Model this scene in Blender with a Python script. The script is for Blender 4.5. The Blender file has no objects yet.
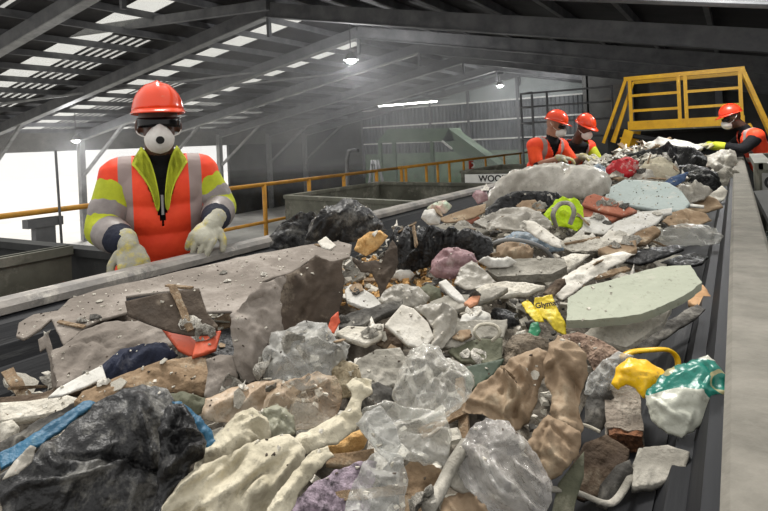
import bpy, bmesh, math, random
from mathutils import Vector, Matrix, noise
from mathutils.geometry import delaunay_2d_cdt
random.seed(7)
S = bpy.context.scene
COL = S.collection
# ------------------------------------------------------------------ camera
F = 577.0; CX = 384.0; CY = 255.5; CZ = 1.65
ROLL = math.radians(2.6)
T = (735.0 - CX) / (F * math.cos(ROLL)); PSI = math.atan(T)
SH = CY - 127.0 - F * T * math.sin(ROLL)
cr = Vector((math.cos(PSI), math.sin(PSI), 0)); cf = Vector((-math.sin(PSI), math.cos(PSI), 0)); cz = Vector((0, 0, 1))
cam_d = bpy.data.cameras.new('camera'); cam = bpy.data.objects.new('camera', cam_d); COL.objects.link(cam)
right = cr * math.cos(ROLL) - cz * math.sin(ROLL); up = cr * math.sin(ROLL) + cz * math.cos(ROLL)
M = Matrix((right, up, -cf)).transposed().to_4x4(); M.translation = (0, 0, CZ)
cam.matrix_world = M
cam_d.sensor_width = 36; cam_d.lens = 36 * F / 768; cam_d.shift_y = -SH / 768; cam_d.clip_start = .02; cam_d.clip_end = 400
S.camera = cam
# ------------------------------------------------------------------ world, exposure
w = bpy.data.worlds.new('world'); S.world = w; w.use_nodes = True
bg = w.node_tree.nodes['Background']; bg.inputs[0].default_value = (1, .985, .955, 1); bg.inputs[1].default_value = .62
S.view_settings.view_transform = 'Standard'; S.view_settings.look = 'None'; S.view_settings.gamma = 1
S.view_settings.use_curve_mapping = False
S.view_settings.exposure = 0.75
sd = bpy.data.lights.new('sun', 'SUN'); sd.energy = 2.0; sd.angle = math.radians(20); sd.color = (1, .97, .92)
sun = bpy.data.objects.new('sun', sd); COL.objects.link(sun)
sun.rotation_euler = Vector((-.42, .42, 1.0)).to_track_quat('Z', 'Y').to_euler(); sun.location = (-10, 20, 30)
S.cycles.max_bounces = 6; S.cycles.diffuse_bounces = 3; S.cycles.transparent_max_bounces = 16

# ------------------------------------------------------------------ helpers
def ray(px, py):
    a = px - CX; b = -(py - CY) - SH
    u = a * math.cos(ROLL) + b * math.sin(ROLL); v = -a * math.sin(ROLL) + b * math.cos(ROLL)
    return (cr * u + cf * F + cz * v) / F
EYE = Vector((0, 0, CZ))
def onz(px, py, z): r = ray(px, py); return EYE + r * ((z - CZ) / r.z)
def onx(px, py, x): r = ray(px, py); return EYE + r * (x / r.x)
def ony(px, py, y): r = ray(px, py); return EYE + r * (y / r.y)
def ond(px, py, d): return EYE + ray(px, py) * d

def lin(c):
    return tuple(((x / 255) / 12.92 if x / 255 <= .04045 else ((x / 255 + .055) / 1.055) ** 2.4) for x in c)

MATS = {}
def mat(name, c1, c2=None, scale=8, rough=.8, bump=.3, bscale=None, metal=0, spec=.4, dust=None, dscale=5, film=0, coat=0, damount=.5, crease=0, grime=0):
    """procedural surface; colours in sRGB 0-255"""
    if name in MATS: return MATS[name]
    m = bpy.data.materials.new(name); m.use_nodes = True; nt = m.node_tree; N = nt.nodes; L = nt.links
    b = N['Principled BSDF']; out = N['Material Output']
    tc = N.new('ShaderNodeTexCoord')
    c2 = c2 or tuple(max(0, x * .72) for x in c1)
    n = N.new('ShaderNodeTexNoise'); n.inputs['Scale'].default_value = scale; n.inputs['Detail'].default_value = 8; n.inputs['Roughness'].default_value = .65
    L.new(tc.outputs['Object'], n.inputs['Vector'])
    rp = N.new('ShaderNodeValToRGB'); rp.color_ramp.elements[0].position = .34; rp.color_ramp.elements[1].position = .66
    rp.color_ramp.elements[0].color = (*lin(c2), 1); rp.color_ramp.elements[1].color = (*lin(c1), 1)
    L.new(n.outputs['Fac'], rp.inputs[0]); col = rp.outputs[0]
    if dust:
        n2 = N.new('ShaderNodeTexNoise'); n2.inputs['Scale'].default_value = dscale; n2.inputs['Detail'].default_value = 10; n2.inputs['Roughness'].default_value = .75
        L.new(tc.outputs['Object'], n2.inputs['Vector'])
        r2 = N.new('ShaderNodeValToRGB'); r2.color_ramp.elements[0].position = .62 - damount * .25; r2.color_ramp.elements[1].position = .74 - damount * .12
        L.new(n2.outputs['Fac'], r2.inputs[0])
        mx = N.new('ShaderNodeMixRGB'); L.new(r2.outputs[0], mx.inputs[0]); L.new(col, mx.inputs[1]); mx.inputs[2].default_value = (*lin(dust), 1); col = mx.outputs[0]
    if grime:
        n5 = N.new('ShaderNodeTexNoise'); n5.inputs['Scale'].default_value = 55; n5.inputs['Detail'].default_value = 8; n5.inputs['Roughness'].default_value = .8
        L.new(tc.outputs['Object'], n5.inputs['Vector']); r5 = N.new('ShaderNodeValToRGB'); r5.color_ramp.elements[0].position = .56; r5.color_ramp.elements[1].position = .68
        r5.color_ramp.elements[1].color = (grime, grime, grime, 1); L.new(n5.outputs['Fac'], r5.inputs[0])
        m5 = N.new('ShaderNodeMixRGB'); L.new(r5.outputs[0], m5.inputs[0]); L.new(col, m5.inputs[1]); m5.inputs[2].default_value = (*lin((84, 76, 64)), 1); col = m5.outputs[0]
    L.new(col, b.inputs['Base Color'])
    b.inputs['Roughness'].default_value = rough; b.inputs['Metallic'].default_value = metal; b.inputs['Specular IOR Level'].default_value = spec
    if coat: b.inputs['Coat Weight'].default_value = coat; b.inputs['Coat Roughness'].default_value = .15
    if bump:
        n3 = N.new('ShaderNodeTexNoise'); n3.inputs['Scale'].default_value = bscale or scale * 5; n3.inputs['Detail'].default_value = 6
        L.new(tc.outputs['Object'], n3.inputs['Vector'])
        bp = N.new('ShaderNodeBump'); bp.inputs['Strength'].default_value = bump; bp.inputs['Distance'].default_value = .02
        L.new(n3.outputs['Fac'], bp.inputs['Height']); L.new(bp.outputs[0], b.inputs['Normal'])
        if crease:
            n4 = N.new('ShaderNodeTexNoise'); n4.noise_type = 'RIDGED_MULTIFRACTAL'; n4.inputs['Scale'].default_value = crease; n4.inputs['Detail'].default_value = 5; n4.inputs['Distortion'].default_value = .6
            L.new(tc.outputs['Object'], n4.inputs['Vector']); b2 = N.new('ShaderNodeBump'); b2.inputs['Strength'].default_value = .55; b2.inputs['Distance'].default_value = .012
            L.new(n4.outputs['Fac'], b2.inputs['Height']); L.new(b2.outputs[0], bp.inputs['Normal'])
    if film:
        # thin plastic film: part of the light passes straight through
        tr = N.new('ShaderNodeBsdfTransparent'); tr.inputs[0].default_value = (.93, .94, .94, 1)
        mxs = N.new('ShaderNodeMixShader')
        lw = N.new('ShaderNodeLayerWeight'); lw.inputs[0].default_value = .35
        mth = N.new('ShaderNodeMath'); mth.operation = 'MULTIPLY_ADD'; mth.inputs[1].default_value = film * .8; mth.inputs[2].default_value = 1 - film
        mth.use_clamp = True
        L.new(lw.outputs['Facing'], mth.inputs[0]); L.new(mth.outputs[0], mxs.inputs[0])
        L.new(tr.outputs[0], mxs.inputs[1]); L.new(b.outputs[0], mxs.inputs[2]); L.new(mxs.outputs[0], out.inputs[0])
    MATS[name] = m; return m

def tag(o, label=None, cat=None, group=None, kind=None):
    if label: o['label'] = label
    if cat: o['category'] = cat
    if group: o['group'] = group
    if kind: o['kind'] = kind
    return o

def recenter(me):
    c = Vector((0, 0, 0))
    for v in me.vertices: c += v.co
    c /= max(1, len(me.vertices)); me.transform(Matrix.Translation(-c)); return c

def link(name, me, m=None, parent=None, smooth=False, center=True):
    o = bpy.data.objects.new(name, me); COL.objects.link(o)
    if m is not None:
        for x in (m if isinstance(m, (list, tuple)) else [m]): me.materials.append(x)
    if smooth:
        for p in me.polygons: p.use_smooth = True
    if parent is not None: o.parent = parent
    elif center: o.location = recenter(me)
    return o

def empty(name, loc=(0, 0, 0), rz=0):
    o = bpy.data.objects.new(name, None); COL.objects.link(o); o.location = loc; o.rotation_euler = (0, 0, rz); o.empty_display_size = .1; return o

def bmmesh(bm, name='m'):
    bmesh.ops.recalc_face_normals(bm, faces=bm.faces[:])
    me = bpy.data.meshes.new(name); bm.to_mesh(me); bm.free(); return me

def add_box(bm, lo, hi, bev=0):
    vs = [bm.verts.new((x, y, z)) for x in (lo[0], hi[0]) for y in (lo[1], hi[1]) for z in (lo[2], hi[2])]
    for f in ((0, 1, 3, 2), (4, 6, 7, 5), (0, 4, 5, 1), (2, 3, 7, 6), (0, 2, 6, 4), (1, 5, 7, 3)): bm.faces.new([vs[i] for i in f])

def add_beam(bm, a, b, wd, ht, upv=Vector((0, 0, 1))):
    a = Vector(a); b = Vector(b); d = (b - a).normalized(); s = d.cross(upv)
    if s.length < 1e-4: s = Vector((1, 0, 0))
    s.normalize(); u = s.cross(d).normalized()
    vs = []
    for p in (a, b):
        for i, j in ((-1, -1), (1, -1), (1, 1), (-1, 1)): vs.append(bm.verts.new(p + s * wd / 2 * i + u * ht / 2 * j))
    for f in ((3, 2, 1, 0), (4, 5, 6, 7), (0, 1, 5, 4), (1, 2, 6, 5), (2, 3, 7, 6), (3, 0, 4, 7)): bm.faces.new([vs[i] for i in f])

def add_tube(bm, pts, r, n=8, flat=1.0):
    pts = [Vector(p) for p in pts]; rings = []; prev = None
    for i, p in enumerate(pts):
        d = (pts[min(i + 1, len(pts) - 1)] - pts[max(i - 1, 0)]).normalized()
        if prev is None:
            prev = d.cross(Vector((0, 0, 1)))
            if prev.length < 1e-3: prev = Vector((1, 0, 0))
        s = (prev - d * prev.dot(d)).normalized(); prev = s; u = d.cross(s)
        rr = r[i] if isinstance(r, (list, tuple)) else r
        rings.append([bm.verts.new(p + s * math.cos(2 * math.pi * k / n) * rr + u * math.sin(2 * math.pi * k / n) * rr * flat) for k in range(n)])
    for a, b in zip(rings, rings[1:]):
        for k in range(n): bm.faces.new((a[k], a[(k + 1) % n], b[(k + 1) % n], b[k]))
    bm.faces.new(rings[0][::-1]); bm.faces.new(rings[-1])

def box_obj(name, lo, hi, m, parent=None, bevel=0):
    bm = bmesh.new(); add_box(bm, lo, hi)
    if bevel: bmesh.ops.bevel(bm, geom=bm.edges[:], offset=bevel, segments=2, affect='EDGES')
    return link(name, bmmesh(bm), m, parent)
def beam_obj(name, a, b, wd, ht, m, parent=None):
    bm = bmesh.new(); add_beam(bm, a, b, wd, ht); return link(name, bmmesh(bm), m, parent)
def tube_obj(name, pts, r, m, parent=None, n=8, flat=1.0):
    bm = bmesh.new(); add_tube(bm, pts, r, n, flat); return link(name, bmmesh(bm), m, parent, smooth=True)
def curve_pts(pts, k=6):
    P = [Vector(p) for p in pts]; out = []
    for i in range(len(P) - 1):
        p0 = P[max(i - 1, 0)]; p1 = P[i]; p2 = P[i + 1]; p3 = P[min(i + 2, len(P) - 1)]
        for j in range(k):
            t = j / k
            out.append(.5 * ((2 * p1) + (p2 - p0) * t + (2 * p0 - 5 * p1 + 4 * p2 - p3) * t * t + (3 * p1 - p0 - 3 * p2 + p3) * t ** 3))
    out.append(P[-1]); return out

def text_mesh(txt, size, ext=.001):
    cu = bpy.data.curves.new('t', 'FONT'); cu.body = txt; cu.size = size; cu.extrude = ext; cu.offset = size * .025; cu.align_x = 'CENTER'; cu.align_y = 'CENTER'
    o = bpy.data.objects.new('t', cu); COL.objects.link(o)
    me = bpy.data.meshes.new_from_object(o.evaluated_get(bpy.context.evaluated_depsgraph_get()))
    bpy.data.objects.remove(o); return me
def frame_mat(o, x, y):
    x = x.normalized(); z = x.cross(y).normalized(); y = z.cross(x)
    m = Matrix((x, y, z)).transposed().to_4x4(); m.translation = o; return m

# ------------------------------------------------------------------ hall materials
steel = mat('dark_steel', (112, 112, 113), (84, 85, 87), scale=2, rough=.7, bump=.1, metal=0)
steel_lt = mat('galvanised_steel', (150, 150, 148), (112, 112, 112), scale=3, rough=.5, bump=.1)
sheet_dk = mat('roof_sheet', (54, 52, 52), (38, 37, 38), scale=1.5, rough=.8, bump=.1)
conc = mat('concrete', (118, 116, 112), (88, 87, 85), scale=.8, rough=.9, bump=.2, bscale=6)
conc_dk = mat('dark_concrete_wall', (86, 86, 84), (52, 51, 50), scale=.45, rough=.9, bump=.2, bscale=5, dust=(84, 74, 60), dscale=.35, damount=.3)
ground = mat('outdoor_ground', (212, 210, 206), (190, 188, 184), scale=.2, rough=.9, bump=0)
green = mat('green_paint', (126, 146, 122), (98, 118, 98), scale=1.2, rough=.6, bump=.05, dust=(120, 118, 105), dscale=2, damount=.3)
yellow = mat('yellow_paint', (240, 186, 20), (214, 158, 14), scale=5, rough=.45, bump=.05, dust=(150, 120, 50), dscale=9, damount=.1)
yellow_old = mat('worn_yellow_paint', (205, 150, 52), (176, 122, 44), scale=5, rough=.6, bump=.05, dust=(130, 110, 75), dscale=12, damount=.3)
white_paint = mat('white_paint', (235, 235, 230), (215, 215, 210), scale=5, rough=.5, bump=0)
black_paint = mat('black_paint', (18, 18, 18), rough=.6, bump=0)
red_paint = mat('red_paint', (225, 70, 50), rough=.5, bump=0)
sheet_grey = mat('bin_steel', (112, 112, 100), (78, 78, 68), scale=2.5, rough=.7, bump=.15, dust=(150, 147, 135), dscale=3, damount=.4)
bin_dark = mat('bin_dark_steel', (60, 61, 60), (38, 39, 40), scale=2.5, rough=.75, bump=.15, dust=(95, 95, 92), dscale=7, damount=.15)

def corrugated(name, c, freq, axis='X'):
    m = mat(name, c, tuple(x * .8 for x in c), scale=.7, rough=.6, bump=0)
    nt = m.node_tree; N = nt.nodes; L = nt.links; tc = N.new('ShaderNodeTexCoord')
    wv = N.new('ShaderNodeTexWave'); wv.bands_direction = axis; wv.inputs['Scale'].default_value = freq
    L.new(tc.outputs['Object'], wv.inputs['Vector']); bp = N.new('ShaderNodeBump'); bp.inputs['Strength'].default_value = 1; bp.inputs['Distance'].default_value = .12
    L.new(wv.outputs['Fac'], bp.inputs['Height']); L.new(bp.outputs[0], N['Principled BSDF'].inputs['Normal']); return m
cladding = corrugated('corrugated_cladding', (112, 116, 118), 1.1)

def skylight_mat(name, striped):
    m = bpy.data.materials.new(name); m.use_nodes = True; nt = m.node_tree; N = nt.nodes; L = nt.links
    b = N['Principled BSDF']; b.inputs['Base Color'].default_value = (.75, .75, .73, 1)
    tr = N.new('ShaderNodeBsdfTransparent'); tr.inputs[0].default_value = (.92, .92, .9, 1)
    mx = N.new('ShaderNodeMixShader'); mx.inputs[0].default_value = .12
    L.new(tr.outputs[0], mx.inputs[1]); L.new(b.outputs[0], mx.inputs[2])
    if striped:
        b.inputs['Base Color'].default_value = (.05, .05, .05, 1)
        tc = N.new('ShaderNodeTexCoord'); wv = N.new('ShaderNodeTexWave'); wv.bands_direction = 'Y'; wv.inputs['Scale'].default_value = 1.05
        L.new(tc.outputs['Object'], wv.inputs['Vector'])
        rp = N.new('ShaderNodeValToRGB'); rp.color_ramp.elements[0].position = .35; rp.color_ramp.elements[1].position = .6
        rp.color_ramp.elements[0].color = (.2, .2, .2, 1); rp.color_ramp.elements[1].color = (.97, .97, .97, 1)
        L.new(wv.outputs['Fac'], rp.inputs[0]); L.new(rp.outputs[0], mx.inputs[0])
    L.new(mx.outputs[0], N['Material Output'].inputs[0]); return m
sky_clear = skylight_mat('clear_skylight', False); sky_strip = skylight_mat('ribbed_skylight', True)

# ------------------------------------------------------------------ hall shell
trim_n = [0]; win_n = [0]
def structure(o): o['kind'] = 'structure'; return o
def trim(a, b, wd, ht, m=None):
    trim_n[0] += 1; return structure(beam_obj('trim_%d' % trim_n[0], a, b, wd, ht, m or steel))
XL, XR, XRIDGE = -31.0, 6.5, -12.2
def roof_z(x): return 6.35 - (XRIDGE - x) * .17 if x < XRIDGE else 6.35 - (x - XRIDGE) * .205
FR = [3.5 + 5 * k for k in range(8)]          # portal frames: 3.5 ... 38.5
YB = 38.0
structure(box_obj('floor', (XL, -6, -3.2), (XR, YB, -3.0), mat('pale_floor', (196, 194, 190), (160, 158, 154), scale=.6, rough=.8, bump=.05)))
structure(box_obj('floor_outdoor', (-140, -60, -3.3), (XL, 90, -3.05), ground))
structure(box_obj('floor_deck', (-5.75, -2.2, .0), (2.6, 9.4, .1), sheet_grey))
# roof sheets with skylight strips left out
def roof_patch(name, x0, x1, y0, y1, m, dz=0.0, th=.03):
    bm = bmesh.new()
    for xa, xb in ((min(x0, XRIDGE), min(x1, XRIDGE)), (max(x0, XRIDGE), max(x1, XRIDGE))):
        if xb - xa < .01: continue
        vs = [bm.verts.new((x, y, roof_z(x) + dz + t)) for t in (0, th) for x, y in ((xa, y0), (xb, y0), (xb, y1), (xa, y1))]
        for f in ((3, 2, 1, 0), (4, 5, 6, 7), (0, 1, 5, 4), (1, 2, 6, 5), (2, 3, 7, 6), (3, 0, 4, 7)): bm.faces.new([vs[i] for i in f])
    return structure(link(name, bmmesh(bm), m))
def window(x0, x1, y0, y1, m):
    win_n[0] += 1; roof_patch('window_%d' % win_n[0], x0, x1, y0, y1, m, 0, .012)
for k in range(7):
    y0 = FR[k]; ya, yb = y0 + 1.9, y0 + 2.9; yc = y0 + 4.5
    if k == 0:                      # unseen clear panel on the right added to let sun onto the belt
        roof_patch('ceiling', XL - .5, -9.0, y0, ya, sheet_dk); window(XL, -13.0, ya, yb, sky_clear); roof_patch('ceiling', -13.0, -9.0, ya, yb, sheet_dk)
        window(XL, -13.5, yb, yc, sky_strip); roof_patch('ceiling', -13.5, -9.0, yb, yc, sheet_dk); roof_patch('ceiling', XL - .5, -9.0, yc, FR[1], sheet_dk)
        window(-9.0, 3.5, y0, FR[1], sky_clear); roof_patch('ceiling', 3.5, XR, y0, FR[1], sheet_dk); continue
    roof_patch('ceiling', XL - .5, XR, y0, ya, sheet_dk)
    window(XL, XRIDGE - .8, ya, yb, sky_clear); roof_patch('ceiling', XRIDGE - .8, XR, ya, yb, sheet_dk)
    xs = [-13.5, -17.0, -21.0, -24.0, -26.0, -31, -31][k]
    if xs > XL:
        window(XL, xs, yb, yc, sky_strip); roof_patch('ceiling', xs, XR, yb, yc, sheet_dk)
    else: roof_patch('ceiling', XL, XR, yb, yc, sheet_dk)
    roof_patch('ceiling', XL - .5, XR, yc, FR[k + 1], sheet_dk)
x = XL + .2
while x < XR:                                   # purlins
    trim((x, FR[0], roof_z(x) - .11), (x, YB, roof_z(x) - .11), .09, .2); x += 1.45
for i, y in enumerate(FR[:-1] if False else FR):
    if y > YB: y = YB - .15
    zr = roof_z(XRIDGE) - .42
    trim((XL, y, roof_z(XL) - .42), (XRIDGE, y, zr), .16, .42); trim((XRIDGE, y, zr), (XR, y, roof_z(XR) - .42), .16, .42)
    trim((XL, y, roof_z(XL) - .65), (XRIDGE, y, zr - .23), .3, .03, steel_lt); trim((XRIDGE, y, zr - .23), (XR, y, roof_z(XR) - .65), .3, .03)  # left flanges lighter, standing in for daylight bounced off the ground
    trim((XRIDGE, y, zr - .2), (XRIDGE, y, zr - .85), .1, .12)                       # hanger under the apex
    trim((XL + .15, y, -3), (XL + .15, y, roof_z(XL) - .4), .3, .3, steel_lt)
    trim((XL + .3, y, .6), (XL + 4.2, y, roof_z(XL + 4.2) - .55), .14, .14, steel_lt)
for a, b, ya, yb in ((-27, -22, 8.5, 13.5), (-22, -17.5, 13.5, 18.5), (-20, -16, 18.5, 23.5)):
    trim((a, ya, roof_z(a) - .5), (b, yb, roof_z(b) - .5), .08, .08, steel_lt)
trim(ony(0, 43, 11.4), ony(268, 5, 11.4), .16, .26)
# eaves, walls
structure(box_obj('wall_left', (XL - .2, 3.5, 2.0), (XL, YB, roof_z(XL) - .1), conc))
structure(box_obj('wall_left_end', (XL - .2, 29.5, -3), (XL, YB, 2.0), conc_dk))
def wall_poly(name, pts, y, th, m):
    bm = bmesh.new(); f = [bm.verts.new((p[0], y, p[1])) for p in pts]; g = [bm.verts.new((p[0], y + th, p[1])) for p in pts]
    bm.faces.new(f); bm.faces.new(g[::-1])
    for i in range(len(pts)): bm.faces.new((f[i], f[(i + 1) % len(pts)], g[(i + 1) % len(pts)], g[i]))
    return structure(link(name, bmmesh(bm), m))
wall_poly('wall_back_left', [(XL, -3), (-25, -3), (-25, roof_z(-25)), (XL, roof_z(XL))], YB, .3, conc_dk)
wall_poly('wall_back_green', [(-25, -3), (-6.7, -3), (-6.7, .8), (-25, .8)], YB, .2, green)
wall_poly('wall_back_cladding', [(-25, .8), (-6.7, .8), (-6.7, 4.25), (-25, 4.25)], YB, .2, cladding)
wall_poly('wall_back_gable', [(-25, 4.25), (-6.7, 4.25), (-6.7, roof_z(-6.7)), (XRIDGE, roof_z(XRIDGE)), (-25, roof_z(-25))], YB, .2, mat('gable_sheet', (168, 174, 172), (140, 146, 146), scale=.5, bump=0))
wall_poly('wall_back_right', [(-6.7, -3), (XR, -3), (XR, roof_z(XR)), (-6.7, roof_z(-6.7))], YB - 6, .3, conc_dk)
structure(box_obj('wall_back_return', (-6.9, YB - 6, -3), (-6.6, YB + .2, 5.3), conc_dk))
structure(box_obj('wall_right', (XR, 3.5, -3), (XR + .2, YB, roof_z(XR) + .1), conc_dk))
for z in (4.2, 2.9, 1.6): trim((-25, YB - .12, z), (-6.9, YB - .12, z), .12, .1, white_paint)  # white colour stands in for light falling on the girts
for x in (-25, -19, -16, -12.4): trim((x, YB - .1, -1), (x, YB - .1, roof_z(x) - .3), .18, .18, steel)
for x in (-4.5, -.6, 2.4): trim((x, YB - 6.2, -3), (x, YB - 6.2, roof_z(x) - .3), .3, .3, steel)

# lamps -------------------------------------------------------------------
def emis(name, c, s):
    m = bpy.data.materials.new(name); m.use_nodes = True; b = m.node_tree.nodes['Principled BSDF']
    b.inputs['Emission Color'].default_value = (*c, 1); b.inputs['Emission Strength'].default_value = s; b.inputs['Base Color'].default_value = (.8, .8, .8, 1); return m
lamp_m = emis('lamp_glow', (1, .98, .92), 14)
def highbay(px, py, y, label, en=220):
    p = ony(px, py, y); e = tag(empty('high_bay_lamp', p), label, 'lamp', 'high bay lamps under the roof')
    bm = bmesh.new(); bmesh.ops.create_cone(bm, cap_ends=False, segments=16, radius1=.26, radius2=.08, depth=.26, matrix=Matrix.Translation((0, 0, .16)))
    link('reflector', bmmesh(bm), steel_lt, e, smooth=True)
    bm = bmesh.new(); bmesh.ops.create_uvsphere(bm, u_segments=14, v_segments=8, radius=.17); bmesh.ops.scale(bm, vec=(1, 1, .5), verts=bm.verts)
    link('bulb', bmmesh(bm), lamp_m, e, smooth=True)
    top = roof_z(p.x) + .01 - p.z
    tube_obj('hanger', [(0, 0, .25), (0, 0, max(top, .5))], .02, steel, e)
    l = bpy.data.lights.new('lamp_light', 'POINT'); l.energy = en; l.shadow_soft_size = .3; lo = bpy.data.objects.new('lamp_light', l); COL.objects.link(lo); lo.parent = e; lo.location = (0, 0, -.3)
highbay(76, 141, 16, 'round high bay lamp above the big bright side opening at the left')
highbay(351, 61, 16, 'round high bay lamp left of the ridge hangers near the picture centre')
highbay(555, 63, 30, 'round high bay lamp above the two far workers')
highbay(712, -30, 7.4, 'added unseen high bay lamp over the far end of the belt, above the frame', 110)  # added lamp, out of view, to brighten the bridge and far waste
highbay(500, 86, 33, 'faint round lamp glowing on the smoky gable above the cladding wall')
e = tag(empty('strip_light', ony(407, 104, 33)), 'long fluorescent strip light hanging before the corrugated back wall', 'lamp')
box_obj('housing', (-2.2, -.08, .05), (2.2, .08, .14), steel_lt, e); box_obj('tube', (-2.15, -.06, -.03), (2.15, .06, .05), lamp_m, e)

# ------------------------------------------------------------------ belt conveyor
def H(x, y):
    """smooth top of the waste pile"""
    t = max(0, min(1, (x + 1.62) / 1.5)); c = math.sin(math.pi * t) ** .8
    yy = max(0, min(y, 7.5))
    g = .09 + .042 * yy
    e = 1 if y < 8.2 else max(0, 1 - (y - 8.2) / .8)
    return 1.06 + c * g * e
def hit(px, py, lift=0):
    r = ray(px, py); t = .3
    while t < 14:
        p = EYE + r * t
        if p.z < H(p.x, p.y) + lift: break
        t += .01
    return EYE + r * t
rubber = mat('belt_rubber', (36, 37, 40), (24, 25, 28), scale=4, rough=.65, bump=.08, spec=.2, dust=(78, 78, 78), dscale=3, damount=.2)
# long scuff streaks along the belt
nt = rubber.node_tree
for n_ in nt.nodes:
    if n_.type == 'TEX_NOISE':
        mp = nt.nodes.new('ShaderNodeMapping'); mp.inputs['Scale'].default_value = (6, .35, 6)
        src = n_.inputs['Vector'].links[0].from_socket; nt.links.new(src, mp.inputs[0]); nt.links.new(mp.outputs[0], n_.inputs['Vector'])
kerb_m = mat('dusty_side_beam', (128, 124, 115), (100, 97, 89), scale=9, rough=.9, bump=.25, dust=(120, 117, 108), dscale=4, damount=.35)
rim_m = mat('scuffed_rim', (158, 152, 145), (112, 110, 108), scale=7, rough=.6, bump=.2, dust=(196, 190, 180), dscale=9, damount=.3)
bc = tag(empty('belt_conveyor', (0, 0, .1)), 'long sorting belt conveyor loaded with building waste, pale side beam', 'conveyor')
def rel(o): o.location -= bc.location; return o
def cx(name, pts, y0, y1, m):
    bm = bmesh.new(); n = 40
    rows = [[bm.verts.new((p[0], y0 + (y1 - y0) * j / n, p[1] - .1)) for p in pts] for j in range(n + 1)]
    for a, b in zip(rows, rows[1:]):
        for i in range(len(pts)): bm.faces.new((a[i], a[(i + 1) % len(pts)], b[(i + 1) % len(pts)], b[i]))
    bm.faces.new(rows[0][::-1]); bm.faces.new(rows[-1]); return link(name, bmmesh(bm), m, bc)
YE = 9.0
cx('belt', [(-1.6, 1.1), (-1.3, 1.0), (-.45, 1.0), (-.12, 1.12), (-.12, 1.1), (-.45, .98), (-1.3, .98), (-1.6, 1.08)], -1.5, YE, rubber)
cx('skirt_rubber', [(-1.76, 1.225), (-1.70, 1.21), (-1.66, 1.17), (-1.63, 1.175), (-1.60, 1.13), (-1.57, 1.135), (-1.52, 1.09), (-1.50, 1.06), (-1.6, 1.04), (-1.74, 1.1)], -1.5, YE, rubber)
cx('skirt_rubber', [(-.03, 1.22), (-.05, 1.22), (-.075, 1.15), (-.10, 1.15), (-.14, 1.08), (-.17, 1.03), (-.12, 1.0), (-.03, 1.0)], -1.5, YE, rubber)
cx('rim_rail', [(-1.735, 1.225), (-1.735, 1.245), (-1.75, 1.26), (-1.80, 1.262), (-1.815, 1.245), (-1.815, 1.2), (-1.78, 1.2), (-1.76, 1.215)], -1.5, YE, rim_m)
cx('side_panel', [(-1.80, .45), (-1.76, .45), (-1.76, 1.22), (-1.80, 1.22)], -1.5, YE, bin_dark)
cx('side_beam', [(-.03, .98), (-.03, 1.24), (-.02, 1.25), (.072, 1.25), (.082, 1.24), (.082, .8), (.06, .8), (.06, .98)], -1.5, YE, kerb_m)
for y in (-1, 1.5, 4, 6.5, 8.8):
    for x in (-1.72, .0): bm = bmesh.new(); add_box(bm, (x - .04, y - .05, 0), (x + .04, y + .05, 1.0 if x < -1 else .9)); link('leg', bmmesh(bm), steel, bc)
    bm = bmesh.new(); add_beam(bm, (-1.7, y, .7), (0, y, .7), .08, .1); link('cross_member', bmmesh(bm), steel, bc)

# ------------------------------------------------------------------ railings, bins, bridge
rail = tag(empty('yellow_handrail', (-5.5, 0, .1)), 'worn yellow handrail along the walkway behind the sorting bins', 'railing')
bm = bmesh.new(); add_tube(bm, [(0, -2, 1.06), (0, 9.46, 1.06)], .027, 10); link('top_rail', bmmesh(bm), yellow_old, rail, smooth=True)
bm = bmesh.new(); add_tube(bm, [(0, 5.0, .55), (0, 9.3, .55)], .022, 10); link('lower_rail', bmmesh(bm), yellow_old, rail, smooth=True)
for px in (264, 309, 344, 377, 402, 427, 450):
    y = onx(px, 185, -5.5).y; bm = bmesh.new(); add_tube(bm, [(0, y, 0), (0, y, 1.06)], .03, 10); link('post', bmmesh(bm), yellow_old, rail, smooth=True)
rail2 = tag(empty('yellow_handrail', (-5.5, 9.5, .1)), 'distant stretch of yellow handrail before the green wall base', 'railing')
bm = bmesh.new(); add_tube(bm, [(0, 0, 1.06), (0, 9.0, 1.06)], .03, 10); link('top_rail', bmmesh(bm), yellow_old, rail2, smooth=True)
for k in range(7): bm = bmesh.new(); add_tube(bm, [(0, .3 + k * 1.4, 0), (0, .3 + k * 1.4, 1.06)], .028, 10); link('post', bmmesh(bm), yellow_old, rail2, smooth=True)
structure(box_obj('floor_walkway', (-5.75, 9.4, 0), (-4.9, 18.6, .1), sheet_grey))
p = onx(44, 240, -5.5); gp = tag(empty('rail_bracket', (p.x, p.y, .1)), 'grey steel bracket carrying a thin pole at the handrail, far left', 'bracket')
bm = bmesh.new(); add_box(bm, (-.04, -.09, 0), (.04, .09, 1.0)); add_box(bm, (-.05, -.16, .92), (.05, .16, 1.0)); link('post', bmmesh(bm), steel, gp)
bm = bmesh.new(); add_tube(bm, [(.06, .14, .2), (.06, .11, 1.62)], .012, 8); link('pole', bmmesh(bm), steel, gp, smooth=True)
tg = tag(empty('red_tag', onx(471, 163, -5.45)), 'small red tag with a letter hanging on the distant yellow handrail', 'tag')
box_obj('plate', (-.01, -.12, -.17), (.01, .12, .05), red_paint, tg)
tm = text_mesh('D', .2); tm.transform(frame_mat(Vector((.015, 0, -.06)), Vector((.85, .5, 0)), Vector((0, 0, 1)))); link('letter', tm, white_paint, tg)

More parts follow.
